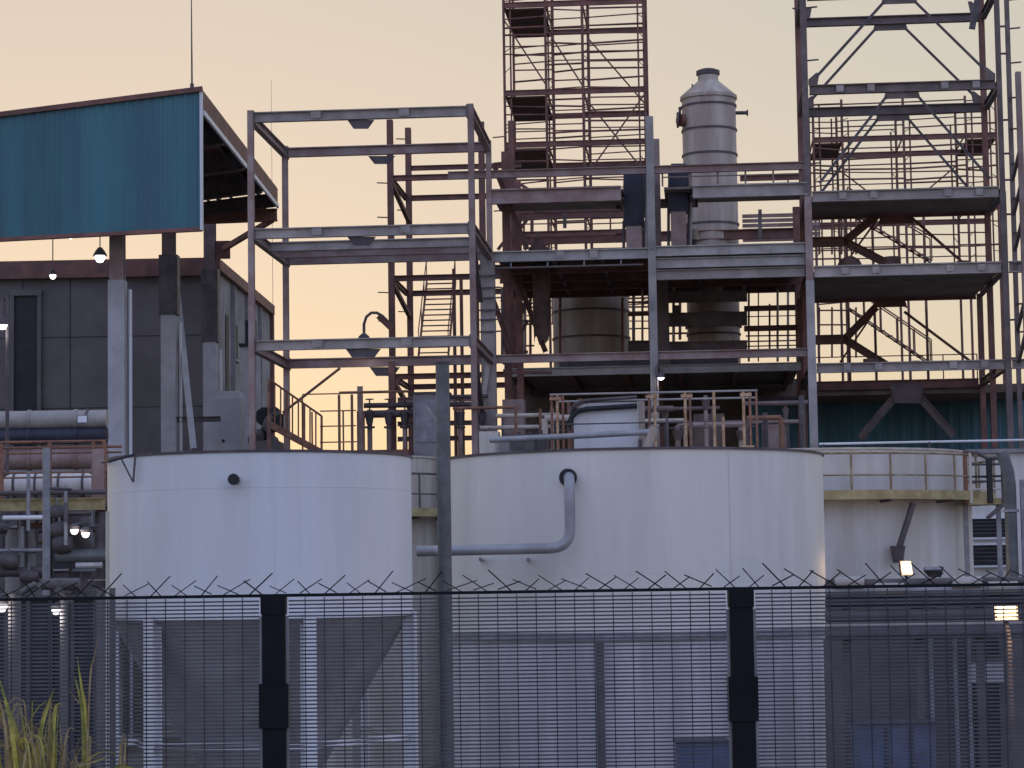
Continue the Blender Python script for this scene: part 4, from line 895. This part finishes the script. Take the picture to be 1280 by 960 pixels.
# ---- block and vent stack right of the columns
bk = thing('concrete_hopper', 'pale grey concrete bin beside the third canopy column', 'hopper', H.p(286, 565, 14))
vv, ff = [], []
for z, f in ((0, 1.0), (H.z(286, 500, 14), 1.0), (H.z(286, 490, 14), 0.86)):
    for a, b in ((-1, -1), (1, -1), (1, 1), (-1, 1)): vv.append(H.w(H.u(286, 530, 14)+a*0.52*f, 14+b*0.6*f, z))
for j in (0, 1):
    for i in range(4): ff.append((j*4+i, j*4+(i+1) % 4, j*4+4+(i+1) % 4, j*4+4+i))
ff.append((8, 9, 10, 11)); meshobj('bin', vv, ff, 'concrete_pale', bk)
tube(bk, 'drain_hole', [H.p(279, 551, 13.35), H.p(279, 551, 13.42)], 0.06, 'black_paint', 8)
vt = thing('vent_stack', 'grey square stack with black cowl beside the concrete building', 'chimney', H.p(314, 565, 17))
uv = H.u(314, 480, 17); zv = H.z(314, 434, 17)
hbox(vt, 'stack', uv-0.33, uv+0.33, 16.7, 17.3, 0, zv, 'concrete_pale'); hbox(vt, 'cowl_flange', uv-0.42, uv+0.44, 16.6, 17.4, zv, zv+0.12, 'black_paint'); hbox(vt, 'cowl', uv-0.2, uv+0.2, 16.8, 17.2, zv+0.12, H.z(314, 401, 17), 'black_paint')
tube(vt, 'white_pole', [H.p(314, 566, 15), H.p(314, 494, 15)], 0.05, 'cream_paint', 8)
jm = thing('machine_heap', 'dark jumble of machinery against the red corner post', 'machine', H.p(338, 562, 12))
rg = random.Random(12)
for i in range(9):
    px, py = rg.uniform(322, 350), rg.uniform(515, 556); p = H.p(px, py, 12+rg.uniform(-1, 1)); r = rg.uniform(0.18, 0.36)
    tube(jm, 'drum', [p + Vector((rg.uniform(-.2, .2), -0.2, rg.uniform(-.2, .1))), p + Vector((rg.uniform(-.2, .2), 0.3, rg.uniform(-.1, .2)))], r, rg.choice(('dark_steel', 'concrete_dark', 'black_paint')), 10)
hbox(jm, 'plinth', H.u(318, 550, 12), H.u(352, 550, 12), 11, 13.5, 0, H.z(335, 553, 12), 'concrete_dark')

# ================================================================== LEFT EDGE: process building, ducts, platform
pb = thing('process_building', 'dark low plant building at the left edge behind the walkway', 'building', at(60, 700, 74))
p0, p1 = at(-120, 700, 74), at(134, 700, 74); zz = at(60, 590, 74).z
box(pb, 'wall', (p0.x, 74, 0), (p1.x-p0.x, 0, 0), (0, 8, 0), (0, 0, zz), 'dark_steel'); box(pb, 'parapet', (p0.x-0.1, 73.8, zz), (p1.x-p0.x+0.2, 0, 0), (0, 8.3, 0), (0, 0, 0.2), 'concrete')
for px in (20, 70, 112):
    q = at(px, 690, 73.9); w = box(pb, 'window', (q.x-0.4, 73.9, q.z-0.5), (0.8, 0, 0), (0, 0.08, 0), (0, 0, 1.0), 'glass_dark'); box(w, 'sill', (q.x-0.45, 73.8, q.z-0.58), (0.9, 0, 0), (0, 0.15, 0), (0, 0, 0.06), 'concrete')
def lvl(x0, x1, y, d):
    a, b = at(x0, y, d), at(x1, y, d); b.z = a.z = (a.z+b.z)/2; return a, b
for y, r, m, lab in ((525, 0.26, 'pale_steel', 'pale grey round duct crossing in front of the concrete building'), (545, 0.24, 'navy', 'dark blue duct just below the pale duct'), (574, 0.30, 'mauve_steel', 'brownish duct behind the orange railing')):
    t = thing('duct', lab, 'duct', at(60, y, 68)); a, b = lvl(-60, 134, y, 68); tube(t, 'duct_shell', [a, b], r, m, 16)
    for k in (0.2, 0.5, 0.8): c_ = a.lerp(b, k); tube(t, 'joint_ring', [c_ + Vector((-.05, 0, 0)), c_ + Vector((.05, 0, 0))], r+0.03, m, 16)
    for k in (0.15, 0.9): c_ = a.lerp(b, k); bar(t, 'support_post', Vector((c_.x, 68.35, 0)), Vector((c_.x, 68.35, c_.z)), 0.1, 0.1, 'dark_steel')
wk = thing('walkway_platform', 'yellow-edged walkway with orange railings at the left edge', 'platform', at(60, 640, 58))
a, b = lvl(-60, 132, 630, 58); zk = a.z
box(wk, 'deck', (a.x, 58, zk-0.08), (b.x-a.x, 0, 0), (0, 2.4, 0), (0, 0, 0.08), 'dark_steel')
bar(wk, 'edge_beam', a + Vector((0, -0.06, -0.02)), b + Vector((0, -0.06, -0.02)), 0.12, 0.30, 'yellow_paint', 'I')
for y_, rm in ((58.0, 'rust_rail'), (60.4, 'rust_rail')):
    for h, r in ((1.5, 0.038), (1.36, 0.028), (0.75, 0.025)): tube(wk, 'rail', [Vector((a.x, y_, zk+h)), Vector((b.x, y_, zk+h))], r, rm, 6)
    for px in (-30, 2, 62, 117, 130): q = at(px, 590, y_); tube(wk, 'post', [Vector((q.x, y_, zk)), Vector((q.x, y_, zk+1.5))], 0.055, rm, 6)
q = at(124, 590, 57.95); box(wk, 'gate_panel', (q.x-0.18, 57.95, zk+0.05), (0.3, 0, 0), (0, 0.06, 0), (0, 0, 1.25), 'mauve_steel')
for px in (-20, 60, 126): q = at(px, 700, 59); bar(wk, 'leg', Vector((q.x, 59, 0)), Vector((q.x, 59, zk-0.08)), 0.18, 0.18, 'dark_steel', 'I')
ves = thing('horizontal_vessel', 'pale horizontal drum lying on the left walkway', 'vessel', at(60, 620, 62))
a, b = lvl(8, 116, 606, 62)
lathe_pts = [a + Vector((-0.1, 0, 0)), a, a + Vector((0.12, 0, 0)), b - Vector((0.12, 0, 0)), b, b + Vector((0.1, 0, 0))]
tube(ves, 'shell', lathe_pts, [0.12, 0.24, 0.3, 0.3, 0.24, 0.12], 'white_paint_old', 20)
for k in (0.1, 0.35, 0.62, 0.9): c_ = a.lerp(b, k); tube(ves, 'strap', [c_ + Vector((-.03, 0, 0)), c_ + Vector((.03, 0, 0))], 0.32, 'dark_steel', 20)
for k in (0.2, 0.8): c_ = a.lerp(b, k); bar(ves, 'saddle', Vector((c_.x, 62, 0)), c_ + Vector((0, 0, -0.2)), 0.3, 0.2, 'dark_steel')
pw = thing('pipe_bundle', 'tangle of grey pipes and valves under the left walkway', 'pipework', at(60, 700, 60))
for x0, x1, y, d, r, m in ((-40, 132, 616, 57.6, 0.06, 'dark_steel'), (4, 54, 647, 57.5, 0.055, 'white_paint'), (-40, 130, 660, 62, 0.14, 'dark_steel'), (70, 134, 695, 58, 0.17, 'post_grey'), (95, 128, 707, 57, 0.08, 'galv'), (-30, 60, 688, 58, 0.05, 'galv'), (-40, 60, 715, 58, 0.12, 'dark_steel'), (52, 100, 730, 50, 0.12, 'concrete_dark')):
    a, b = lvl(x0, x1, y, d); tube(pw, 'pipe', [a, b], r, m, 12)
for x0, y0, x1, y1, d, r, m in ((70, 650, 120, 694, 60, 0.16, 'concrete_dark'), (30, 650, 30, 740, 59, 0.10, 'concrete_dark'), (75, 725, 75, 760, 50, 0.12, 'concrete_dark'), (45, 730, 20, 745, 50, 0.07, 'post_grey'), (125, 640, 125, 700, 58.5, 0.12, 'dark_steel')):
    tube(pw, 'pipe', [at(x0, y0, d), at(x1, y1, d)], r, m, 12)
for px, py, r in ((75, 662, 0.2), (72, 640, 0.16), (78, 680, 0.22), (12, 700, 0.2), (37, 720, 0.16), (50, 745, 0.15)):
    q = at(px, py, 57.8); tube(pw, 'valve', [q + Vector((-0.22, 0, 0)), q + Vector((-0.06, 0, 0)), q + Vector((0.06, 0, 0)), q + Vector((0.22, 0, 0))], [r*0.8, r*1.1, r*1.1, r*0.8], 'dark_steel', 12); tube(pw, 'valve_stem', [q, q + Vector((0, -0.1, 0.3))], 0.03, 'galv', 6)
rg = random.Random(41)
for i in range(30):
    d = rg.uniform(56.5, 63); px, py = rg.uniform(-10, 128), rg.uniform(640, 742); r = rg.uniform(0.02, 0.06); m = rg.choice(('galv', 'dark_steel', 'plum_steel', 'galv', 'rust_rail'))
    q = at(px, py, d)
    if i % 2: tube(pw, 'pipe', [q, q + Vector((0, 0, rg.uniform(0.4, 1.6)))], r, m, 8)
    else: tube(pw, 'pipe', [q, q + Vector((rg.uniform(0.4, 1.4), 0, 0))], r, m, 8)
bg = thing('grey_drum', 'dull grey upright drum with domed top below the left walkway', 'vessel', at(26, 720, 61))
q = at(26, 672, 61); lathe(bg, 'shell', Vector((q.x, 61, 0)), [(0.38, 0), (0.38, q.z), (0.3, q.z+0.25), (0, q.z+0.35)], 'concrete', 24)
for dz in (0.1, -0.5): ring(bg, 'hoop', Vector((q.x, 61, 0)), 0.37, q.z-dz-0.3, 0.03, 0.05, 'dark_steel', 24)
# standpipe left of the hopper tank, posts behind the fence
sp = thing('standpipe', 'dark vertical pipe hugging the left side of the hopper tank', 'pipe', at(133, 960, 43)); q = at(134, 800, 43)
tube(sp, 'pipe', [Vector((q.x-0.02, 43, 0)), Vector((q.x-0.02, 43, at(134, 735, 43).z))], 0.17, 'concrete_dark', 12); tube(sp, 'thin_pipe', [Vector((q.x+0.04, 42.8, 0)), Vector((q.x+0.04, 42.8, at(137, 640, 43).z))], 0.035, 'cream_paint', 8)
for px, d, lab in ((18, 30, 'leftmost grey post standing behind the fence and reeds'), (80, 32, 'slim pale post just behind the reeds, left of the hopper tank')):
    q = at(px, 850, d); t = thing('fence_stay', lab, 'post', (q.x, d, 0)); zz = at(px, 742, d).z
    tube(t, 'shaft', [Vector((q.x, d, -0.1)), Vector((q.x, d, zz))], 0.055 if px == 80 else 0.08, 'concrete_dark', 10); tube(t, 'cap', [Vector((q.x, d, zz)), Vector((q.x, d, zz+0.04))], 0.1, 'dark_steel', 10)
dw = thing('shade_sheet', 'near-black sheet added as deep shade behind the reeds at the bottom left', 'wall', at(60, 960, 46))
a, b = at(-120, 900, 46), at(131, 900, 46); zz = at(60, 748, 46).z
box(dw, 'wall', (a.x, 46, 0), (b.x-a.x, 0, 0), (0, 0.2, 0), (0, 0, zz), 'black_paint')  # near-black sheet added in place of shaded structures behind the reeds
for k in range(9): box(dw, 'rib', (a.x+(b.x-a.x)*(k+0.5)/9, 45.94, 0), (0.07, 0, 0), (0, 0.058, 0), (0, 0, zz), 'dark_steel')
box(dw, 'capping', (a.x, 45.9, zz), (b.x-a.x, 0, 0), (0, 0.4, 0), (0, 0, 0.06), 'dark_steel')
lp = thing('conduit_post', 'thin grey post in front of the left walkway', 'post', at(58, 740, 52)); q = at(58, 650, 52)
tube(lp, 'shaft', [Vector((q.x, 52, 0)), Vector((q.x, 52, at(58, 560, 52).z))], 0.085, 'galv', 10); tube(lp, 'arm', [Vector((q.x, 52, at(58, 610, 52).z)), at(90, 612, 52)], 0.035, 'dark_steel', 8)

# ================================================================== RIGHT EDGE
wb = thing('white_building', 'white building with dark louvred windows at the right edge', 'building', at(1260, 800, 74))
p0, p1 = at(1214, 640, 74), at(1400, 640, 74); zz = at(1260, 566, 74).z
box(wb, 'wall', (p0.x, 74, 0), (p1.x-p0.x, 0, 0), (0, 8, 0), (0, 0, zz), 'white_paint_old'); box(wb, 'roof_edge', (p0.x-0.1, 73.85, zz), (p1.x-p0.x+0.2, 0, 0), (0, 8.3, 0), (0, 0, 0.12), 'concrete')
for x0, x1, y0, y1 in ((1217, 1262, 648, 672), (1218, 1262, 681, 707), (1290, 1330, 650, 705)):
    a, b = at(x0, y1, 73.9), at(x1, y0, 73.9); w = box(wb, 'window', (a.x, 73.92, a.z), (b.x-a.x, 0, 0), (0, 0.1, 0), (0, 0, b.z-a.z), 'glass_dark')
    for k in range(1, 5): zq = a.z+(b.z-a.z)*k/5; box(w, 'louvre', (a.x, 73.86, zq), (b.x-a.x, 0, 0), (0, 0.1, -0.03), (0, 0, 0.025), 'dark_steel')
    for zz_ in (a.z-0.06, b.z): box(w, 'frame', (a.x-0.06, 73.84, zz_), (b.x-a.x+0.12, 0, 0), (0, 0.16, 0), (0, 0, 0.06), 'white_paint')
lg = thing('ladder_platform', 'small yellow landing with dark bent handrail beside the right tank', 'platform', at(1232, 640, 63))
zk = at(1230, 629, 63).z; p0, p1 = at(1207, 600, 63), at(1254, 600, 63)
box(lg, 'deck', (p0.x, 62.7, zk-0.04), (p1.x-p0.x, 0, 0), (0, 1.0, 0), (0, 0, 0.16), 'yellow_paint')
for px, r, m, y in ((1207, 0.06, 'rust_rail', 566), (1213, 0.05, 'cream_paint', 566), (1237, 0.085, 'black_paint', 574), (1254, 0.06, 'dark_steel', 568)):
    q = at(px, 600, 62.7); tube(lg, 'post', [Vector((q.x, 62.7, zk)), Vector((q.x, 62.7, at(px, y, 62.7).z))], r, m, 8)
tube(lg, 'bent_rail', [at(1204, 565, 62.7), at(1222, 566, 62.7), at(1234, 573, 62.7), at(1256, 572, 62.7)], 0.05, 'dark_steel', 8)
for y, m in ((581, 'dark_steel'), (596, 'black_paint'), (602, 'dark_steel'), (612, 'cream_paint')): tube(lg, 'rail', [at(1210, y, 62.7), at(1255, y-1, 62.7)], 0.03, m, 6)
bar(lg, 'brace', at(1254, 631, 62.7), at(1234, 648, 62.7), 0.1, 0.1, 'dark_steel')
for px in (1209, 1250): q = at(px, 700, 63.2); bar(lg, 'leg', Vector((q.x, 63.2, 0)), Vector((q.x, 63.2, zk)), 0.12, 0.12, 'galv')
rp = thing('riser_pipe', 'thick grey vertical pipe at the right edge below the landing', 'pipe', at(1264, 740, 58)); q = at(1264, 660, 58)
tube(rp, 'pipe', [Vector((q.x, 58, 0)), Vector((q.x, 58, at(1262, 606, 58).z))] + [Vector((q.x-0.03, 58, at(1262, 590, 58).z)), Vector((q.x-0.14, 58.1, at(1262, 566, 58).z))], 0.15, 'post_grey', 16)
tube(rp, 'thin_pipe', [Vector((q.x+0.27, 57.9, 0)), Vector((q.x+0.27, 57.9, at(1272, 600, 58).z))], 0.06, 'galv', 8)
tube(rp, 'flange', [Vector((q.x, 58, at(1262, 640, 58).z)), Vector((q.x, 58, at(1262, 637, 58).z))], 0.20, 'galv', 16)
tube(rp, 'lateral', [at(1300, 716, 57.5), at(1262, 742, 57.5)], 0.14, 'pipe_grey', 12)
# pipe rack, blank wall, skid behind the fence on the right
pk = thing('pipe_rack', 'dark horizontal pipe rack below the right tank, behind the fence', 'pipework', at(1150, 800, 48))
for y, r, m in ((728, 0.09, 'dark_steel'), (737, 0.10, 'galv'), (752, 0.12, 'black_paint'), (768, 0.13, 'dark_steel'), (779, 0.07, 'pale_steel'), (790, 0.13, 'dark_steel')):
    a, b = lvl(1032, 1320, y, 48); tube(pk, 'pipe', [a, b], r, m, 12)
for px in (1060, 1150, 1226, 1300):
    q = at(px, 850, 48.3); bar(pk, 'support_post', Vector((q.x, 48.3, 0)), Vector((q.x, 48.3, at(px, 724, 48).z)), 0.16, 0.16, 'dark_steel', 'I')
for px, y in ((1048, 728), (1098, 736), (1195, 728), (1240, 734)): q = at(px, y, 47.9); tube(pk, 'pipe_clamp', [q + Vector((-.08, 0, 0)), q + Vector((.5, 0, 0))], 0.12, 'pale_steel', 10)
wl_ = thing('concrete_screen', 'low dull concrete wall with black doorway behind the right fence panel', 'wall', at(1150, 900, 50))
a, b = at(1034, 900, 50), at(1330, 900, 50); zz = at(1150, 797, 50).z
box(wl_, 'wall', (a.x, 50, 0), (b.x-a.x, 0, 0), (0, 0.3, 0), (0, 0, zz), 'concrete_dark')
a, b = at(1222, 960, 49.9), at(1249, 852, 49.9); box(wl_, 'doorway', (a.x, 49.93, 0), (b.x-a.x, 0, 0), (0, 0.06, 0), (0, 0, b.z), 'black_paint')
box(wl_, 'lintel', (a.x-0.1, 49.9, b.z), (b.x-a.x+0.2, 0, 0), (0, 0.09, 0), (0, 0, 0.4), 'concrete_pale'); a, b = at(1222, 820, 49.9), at(1249, 798, 49.9)
box(wl_, 'vent', (a.x, 49.94, a.z), (b.x-a.x, 0, 0), (0, 0.05, 0), (0, 0, b.z-a.z), 'black_paint')
for px in (1165, 1195, 1212): q = at(px, 870, 49.9); tube(wl_, 'conduit', [Vector((q.x, 49.9, 0)), Vector((q.x, 49.9, zz))], 0.05, 'galv', 8)
bs = thing('blue_skid', 'blue painted equipment skid in front of the blank wall', 'machine', at(1120, 960, 46))
a, b = at(1078, 1000, 46), at(1168, 906, 46); box(bs, 'tank_body', (a.x, 46, 0.3), (b.x-a.x, 0, 0), (0, 1.4, 0), (0, 0, b.z-0.3), 'blue_paint')
box(bs, 'lid', (a.x-0.05, 45.95, b.z), (b.x-a.x+0.1, 0, 0), (0, 1.5, 0), (0, 0, 0.05), 'navy'); box(bs, 'base', (a.x-0.1, 45.9, 0), (b.x-a.x+0.2, 0, 0), (0, 1.6, 0), (0, 0, 0.3), 'dark_steel')
for k in (0.33, 0.66): box(bs, 'rib', (a.x+(b.x-a.x)*k, 45.93, 0.35), (0.06, 0, 0), (0, 0.068, 0), (0, 0, b.z-0.4), 'navy')
bs2 = thing('blue_skid', 'small blue box low behind the fence near the right post', 'machine', at(875, 960, 47))
a, b = at(850, 1000, 47), at(912, 930, 47); box(bs2, 'body', (a.x, 47, 0), (b.x-a.x, 0, 0), (0, 1.2, 0), (0, 0, b.z), 'blue_paint'); box(bs2, 'lid', (a.x-0.04, 46.95, b.z), (b.x-a.x+0.08, 0, 0), (0, 1.3, 0), (0, 0, 0.05), 'navy')

# ================================================================== LAMPS
def bulb(par, c, r, m='lamp_white', flat=1.0):
    l = bpy.data.lights.new('lamp_light', 'POINT'); l.energy = 0.6; l.color = (1.0, 0.95, 0.92); l.shadow_soft_size = 0.1
    lo = bpy.data.objects.new('lamp_light', l); COL.objects.link(lo); lo.parent = par; lo.location = Vector(c) - root_loc(par) + Vector((0, -r*1.6, -r*1.5))
    return lathe(par, 'bulb', c, [(0.0, -r*flat), (r*0.6, -r*flat*0.8), (r, 0), (r*0.7, r*flat*0.7), (0, r*flat)], m, 14)
def hanging(px, py, d, ytop, r, lab):
    c = at(px, py, d); t = thing('hanging_lamp', lab, 'lamp', c, 'lit lamps of the plant')
    bulb(t, c, r); lathe(t, 'shade', c, [(r*0.35, r*1.9), (r*0.9, r*1.2), (r*1.35, r*0.35), (r*1.3, r*0.3), (r*0.8, r*1.1)], 'dark_steel', 16)
    tube(t, 'cord', [c + Vector((0, 0, r*1.8)), Vector((c.x, c.y, at(px, ytop, d).z))], 0.02, 'dark_steel', 6); return t
hanging(125, 322, 84, 284, 0.19, 'larger lit lamp hanging beside the first canopy column')
hanging(66, 345, 84, 290, 0.12, 'small lit lamp on a long cord below the teal sheet front')
hanging(88, 294, 79, 286, 0.13, 'lit lamp tucked right under the teal sheet front')
def gooseneck(px, py, d, pts, pole_y, r, lab, base):
    c = at(px, py, d); t = thing('gooseneck_lamp', lab, 'lamp', base, 'lit lamps of the plant')
    bulb(t, c + Vector((0, 0, 0.02)), r, flat=0.7); lathe(t, 'shade', c, [(r*0.4, r*1.7), (r*0.95, r*1.2), (r*1.25, r*0.2), (r*1.2, r*0.18), (r*0.8, r*1.1)], 'dark_steel', 16)
    tube(t, 'neck', pts, 0.05, 'dark_steel', 8); return t
gv_ = V1-0.4; gd_ = G.p(455, 425, gv_).y
arc = [G.p(455, 418, gv_), G.p(455, 405, gv_), G.p(458, 396, gv_), G.p(464, 391, gv_), G.p(471, 391, gv_), G.p(478, 395, gv_), G.p(484, 401, gv_), G.p(489, 407, gv_)]
t = gooseneck(455, 429, gd_, arc, 0, 0.19, 'lit gooseneck lamp curling off the mauve frame column', G.p(489, 407, gv_))
bar(t, 'bracket', G.p(473, 395, gv_), G.p(491, 412, gv_), 0.12, 0.2, 'red_steel')
q = at(9, 560, 62); base = Vector((q.x, 62, 0)); c = at(3, 408, 62)
arc = [base, Vector((q.x, 62, at(9, 385, 62).z)), at(9, 376, 62), at(7, 371, 62), at(4, 374, 62), at(3, 390, 62), at(3, 400, 62)]
gooseneck(3, 408, 62, arc, 0, 0.16, 'lit lamp on a grey pole at the left picture edge', base)
q = G.p(822, 456, -0.3); arc = [G.p(822, 490, -0.3), G.p(821, 462, -0.3), G.p(823, 455, -0.3), G.p(826, 458, -0.3), G.p(826, 466, -0.3)]
gooseneck(826, 473, q.y, arc, 0, 0.12, 'small lit lamp on the pale tower column above the big tank', G.p(822, 490, -0.3))
def flood(px, py, d, w, h, m, lab, foot, tiltx=0.0, yaw=0.0, energy=0.0, grp='lit lamps of the plant'):
    c = at(px, py, d); t = thing('floodlight', lab, 'lamp', c, grp)
    rm = Matrix.Rotation(yaw, 3, 'Z') @ Matrix.Rotation(tiltx, 3, 'X')
    ex, ey, ez = rm @ Vector((1, 0, 0)), rm @ Vector((0, 1, 0)), rm @ Vector((0, 0, 1))
    o = c - ex*w/2 - ez*h/2
    vv = [o, o+ex*w, o+ex*w+ez*h, o+ez*h] + [o+ey*0.2+ex*w*0.2+ez*h*0.2, o+ey*0.2+ex*w*0.8+ez*h*0.2, o+ey*0.2+ex*w*0.8+ez*h*0.8, o+ey*0.2+ex*w*0.2+ez*h*0.8]
    meshobj('housing', vv, [(4, 5, 6, 7), (0, 1, 5, 4), (1, 2, 6, 5), (2, 3, 7, 6), (3, 0, 4, 7), (0, 3, 2, 1)], 'dark_steel', t)
    box(t, 'lens', o + ex*w*0.08 + ez*h*0.08 - ey*0.02, ex*w*0.84, ey*0.018, ez*h*0.84, m)
    tube(t, 'arm', [c + ey*0.12, foot], 0.04, 'dark_steel', 8)
    if py > 600: tube(t, 'pole', [foot, Vector((foot.x, foot.y, 0))], 0.05, 'dark_steel', 8)
    if energy:
        l = bpy.data.lights.new('lamp_light', 'POINT'); l.energy = energy; l.color = (1.0, 0.62, 0.3); l.shadow_soft_size = 0.12
        lo = bpy.data.objects.new('lamp_light', l); COL.objects.link(lo); lo.parent = t; lo.location = -ey*0.25
    return t
flood(1133, 710, 58.5, 0.31, 0.36, 'lamp_warm', 'warm glowing floodlight in front of the right tank', at(1140, 745, 58.7), R(-12), R(20), 4.0)
flood(1258, 766, 44, 0.42, 0.28, 'lamp_warm', 'warm glowing floodlight low at the right edge behind the fence', at(1262, 800, 44.3), R(-10), 0, 14.0)
flood(103, 524, 66, 0.30, 0.22, 'white_paint', 'unlit square floodlight with dark hood against the pale duct', at(110, 512, 66.6), R(-8), 0, 0, None)
flood(1167, 711, 50, 0.42, 0.12, 'galv', 'unlit tilted floodlight on a bent arm beside the glowing one', at(1166, 735, 50.2), R(-50), R(-25), 0, None)
for px, py, d, r, lab in ((93, 663, 56, 0.10, 'left of two small bright lamps under the left walkway'), (107, 667, 56, 0.10, 'right of two small bright lamps under the left walkway'), (1, 757, 30, 0.09, 'bright lamp at the left edge just below the fence top'), (70, 763, 32, 0.06, 'small bright lamp on the slim post behind the reeds')):
    c = at(px, py, d); t = thing('bulkhead_lamp', lab, 'lamp', c, 'lit lamps of the plant'); bulb(t, c, r)
    lathe(t, 'hood', c, [(r*1.1, r*0.2), (r*1.3, r*0.9), (r*0.5, r*1.6), (0, r*1.6)], 'dark_steel', 12); tube(t, 'arm', [c + Vector((0, 0, r*1.4)), c + Vector((r*2.5, 0.3, r*2.0))], 0.025, 'dark_steel', 6)

# ================================================================== REEDS in front of the fence
def blade(par, pts, w, m, tw):
    """arching leaf through the given places, first one on the ground"""
    pts = [Vector(p) for p in pts]; n = 16; vv, ff = [], []
    def cr(t):
        t *= len(pts)-1; i = min(int(t), len(pts)-2); f = t-i
        p0, p1, p2, p3 = pts[max(i-1, 0)], pts[i], pts[i+1], pts[min(i+2, len(pts)-1)]
        return 0.5*((2*p1)+(p2-p0)*f+(2*p0-5*p1+4*p2-p3)*f*f+(3*p1-p0-3*p2+p3)*f**3)
    for i in range(n):
        t = i/(n-1); p = cr(t); d = (cr(min(t+0.02, 1))-cr(max(t-0.02, 0))).normalized()
        s_ = d.cross(Vector((tw, 1, 0.15))).normalized(); ww = w*min(1, 0.45+t*1.5)*max(0.02, 1-t**3.0)
        fold = s_.cross(d)*ww*0.22; vv += [p - s_*ww/2, p + fold, p + s_*ww/2]
    for i in range(n-1):
        for k in (0, 1): ff.append((3*i+k, 3*i+k+1, 3*i+k+4, 3*i+k+3))
    return meshobj('leaf', vv, ff, m, par, True)
def reed(px, d, leaves, lab, seed):
    rg = random.Random(seed); q = at(px, 960, d); gz = 2.62
    t = thing('reed_clump', lab, 'plant', (q.x, d, gz), 'reeds in front of the fence')
    for pl_, w, m in leaves:
        dd = d+rg.uniform(-0.3, 0.2); pp_ = [at(x, y, dd) for x, y in pl_]
        b = Vector((q.x*0.4+pp_[0].x*0.6+rg.uniform(-0.05, 0.05), d+rg.uniform(-0.1, 0.1), gz-0.05)); mid_ = b.lerp(pp_[0], 0.6); mid_.x += rg.uniform(-0.03, 0.03)
        blade(t, [b, mid_] + pp_, w*0.85, m, rg.uniform(-0.5, 0.5))
    for k in range(3):
        b = Vector((q.x+rg.uniform(-0.1, 0.1), d+rg.uniform(-0.08, 0.08), gz-0.05)); tube(t, 'stem', [b, b + Vector((rg.uniform(-.05, .05), 0, 0.8)), b + Vector((rg.uniform(-.12, .12), 0, 1.45+rg.uniform(0, 0.25)))], [0.014, 0.011, 0.005], 'reed_dry', 6)
g_, y_ = 'reed_green', 'reed_dry'
rg = random.Random(77); extra = []
for i in range(60):
    x0 = rg.uniform(-25, 78); y0 = 985; h = rg.uniform(20, 95); dx = rg.uniform(-35, 35)
    extra.append(([(x0, y0), (x0+dx*0.35, y0-h*0.8-25), (x0+dx, y0-h-25+abs(dx)*0.5)], rg.uniform(0.008, 0.022), rg.choice((g_, g_, y_))))
for i in range(46):
    x0 = rg.uniform(-25, 95); h = rg.uniform(30, 120)*(1 if x0 < 60 else 0.6); dx = rg.uniform(-55, 55)
    extra.append(([(x0, 985), (x0+dx*0.3, 985-h*0.7), (x0+dx*0.8, 985-h), (x0+dx*1.25, 985-h*rg.uniform(0.7, 0.95))], rg.uniform(0.005, 0.012), rg.choice((y_, y_, g_))))
reed(20, 12.2, [([(48, 960), (50, 918), (60, 882), (68, 860)], 0.034, g_), ([(30, 960), (14, 900), (-4, 838)], 0.036, g_), ([(66, 970), (58, 930), (46, 910), (26, 902)], 0.024, y_), ([(24, 970), (6, 905), (-14, 890)], 0.035, y_), ([(20, 960), (8, 880), (0, 862)], 0.03, g_),
     ([(10, 970), (18, 935), (30, 925), (42, 930)], 0.03, g_), ([(40, 975), (28, 940), (8, 930), (-10, 938)], 0.034, y_)] + extra, 'yellow-green reed clump at the bottom left corner', 1)
reed(112, 12.5, [([(106, 900), (102, 860), (96, 818)], 0.030, g_), ([(104, 905), (99, 868), (93, 845)], 0.026, g_), ([(112, 860), (118, 820), (124, 790)], 0.014, y_), ([(108, 888), (98, 878), (86, 862)], 0.018, y_), ([(92, 970), (100, 956), (118, 952), (138, 944)], 0.03, y_), ([(78, 970), (77, 930), (74, 903)], 0.02, y_), ([(66, 980), (60, 945), (52, 915)], 0.03, g_)], 'sparse reed with upright leaf tips left of the hopper tank', 2)
reed(165, 12.4, [([(140, 985), (150, 958), (170, 962)], 0.03, g_), ([(150, 990), (160, 960), (178, 968)], 0.03, g_), ([(150, 990), (158, 965), (150, 956)], 0.028, g_)], 'low green reed tuft barely rising into the bottom edge', 3)
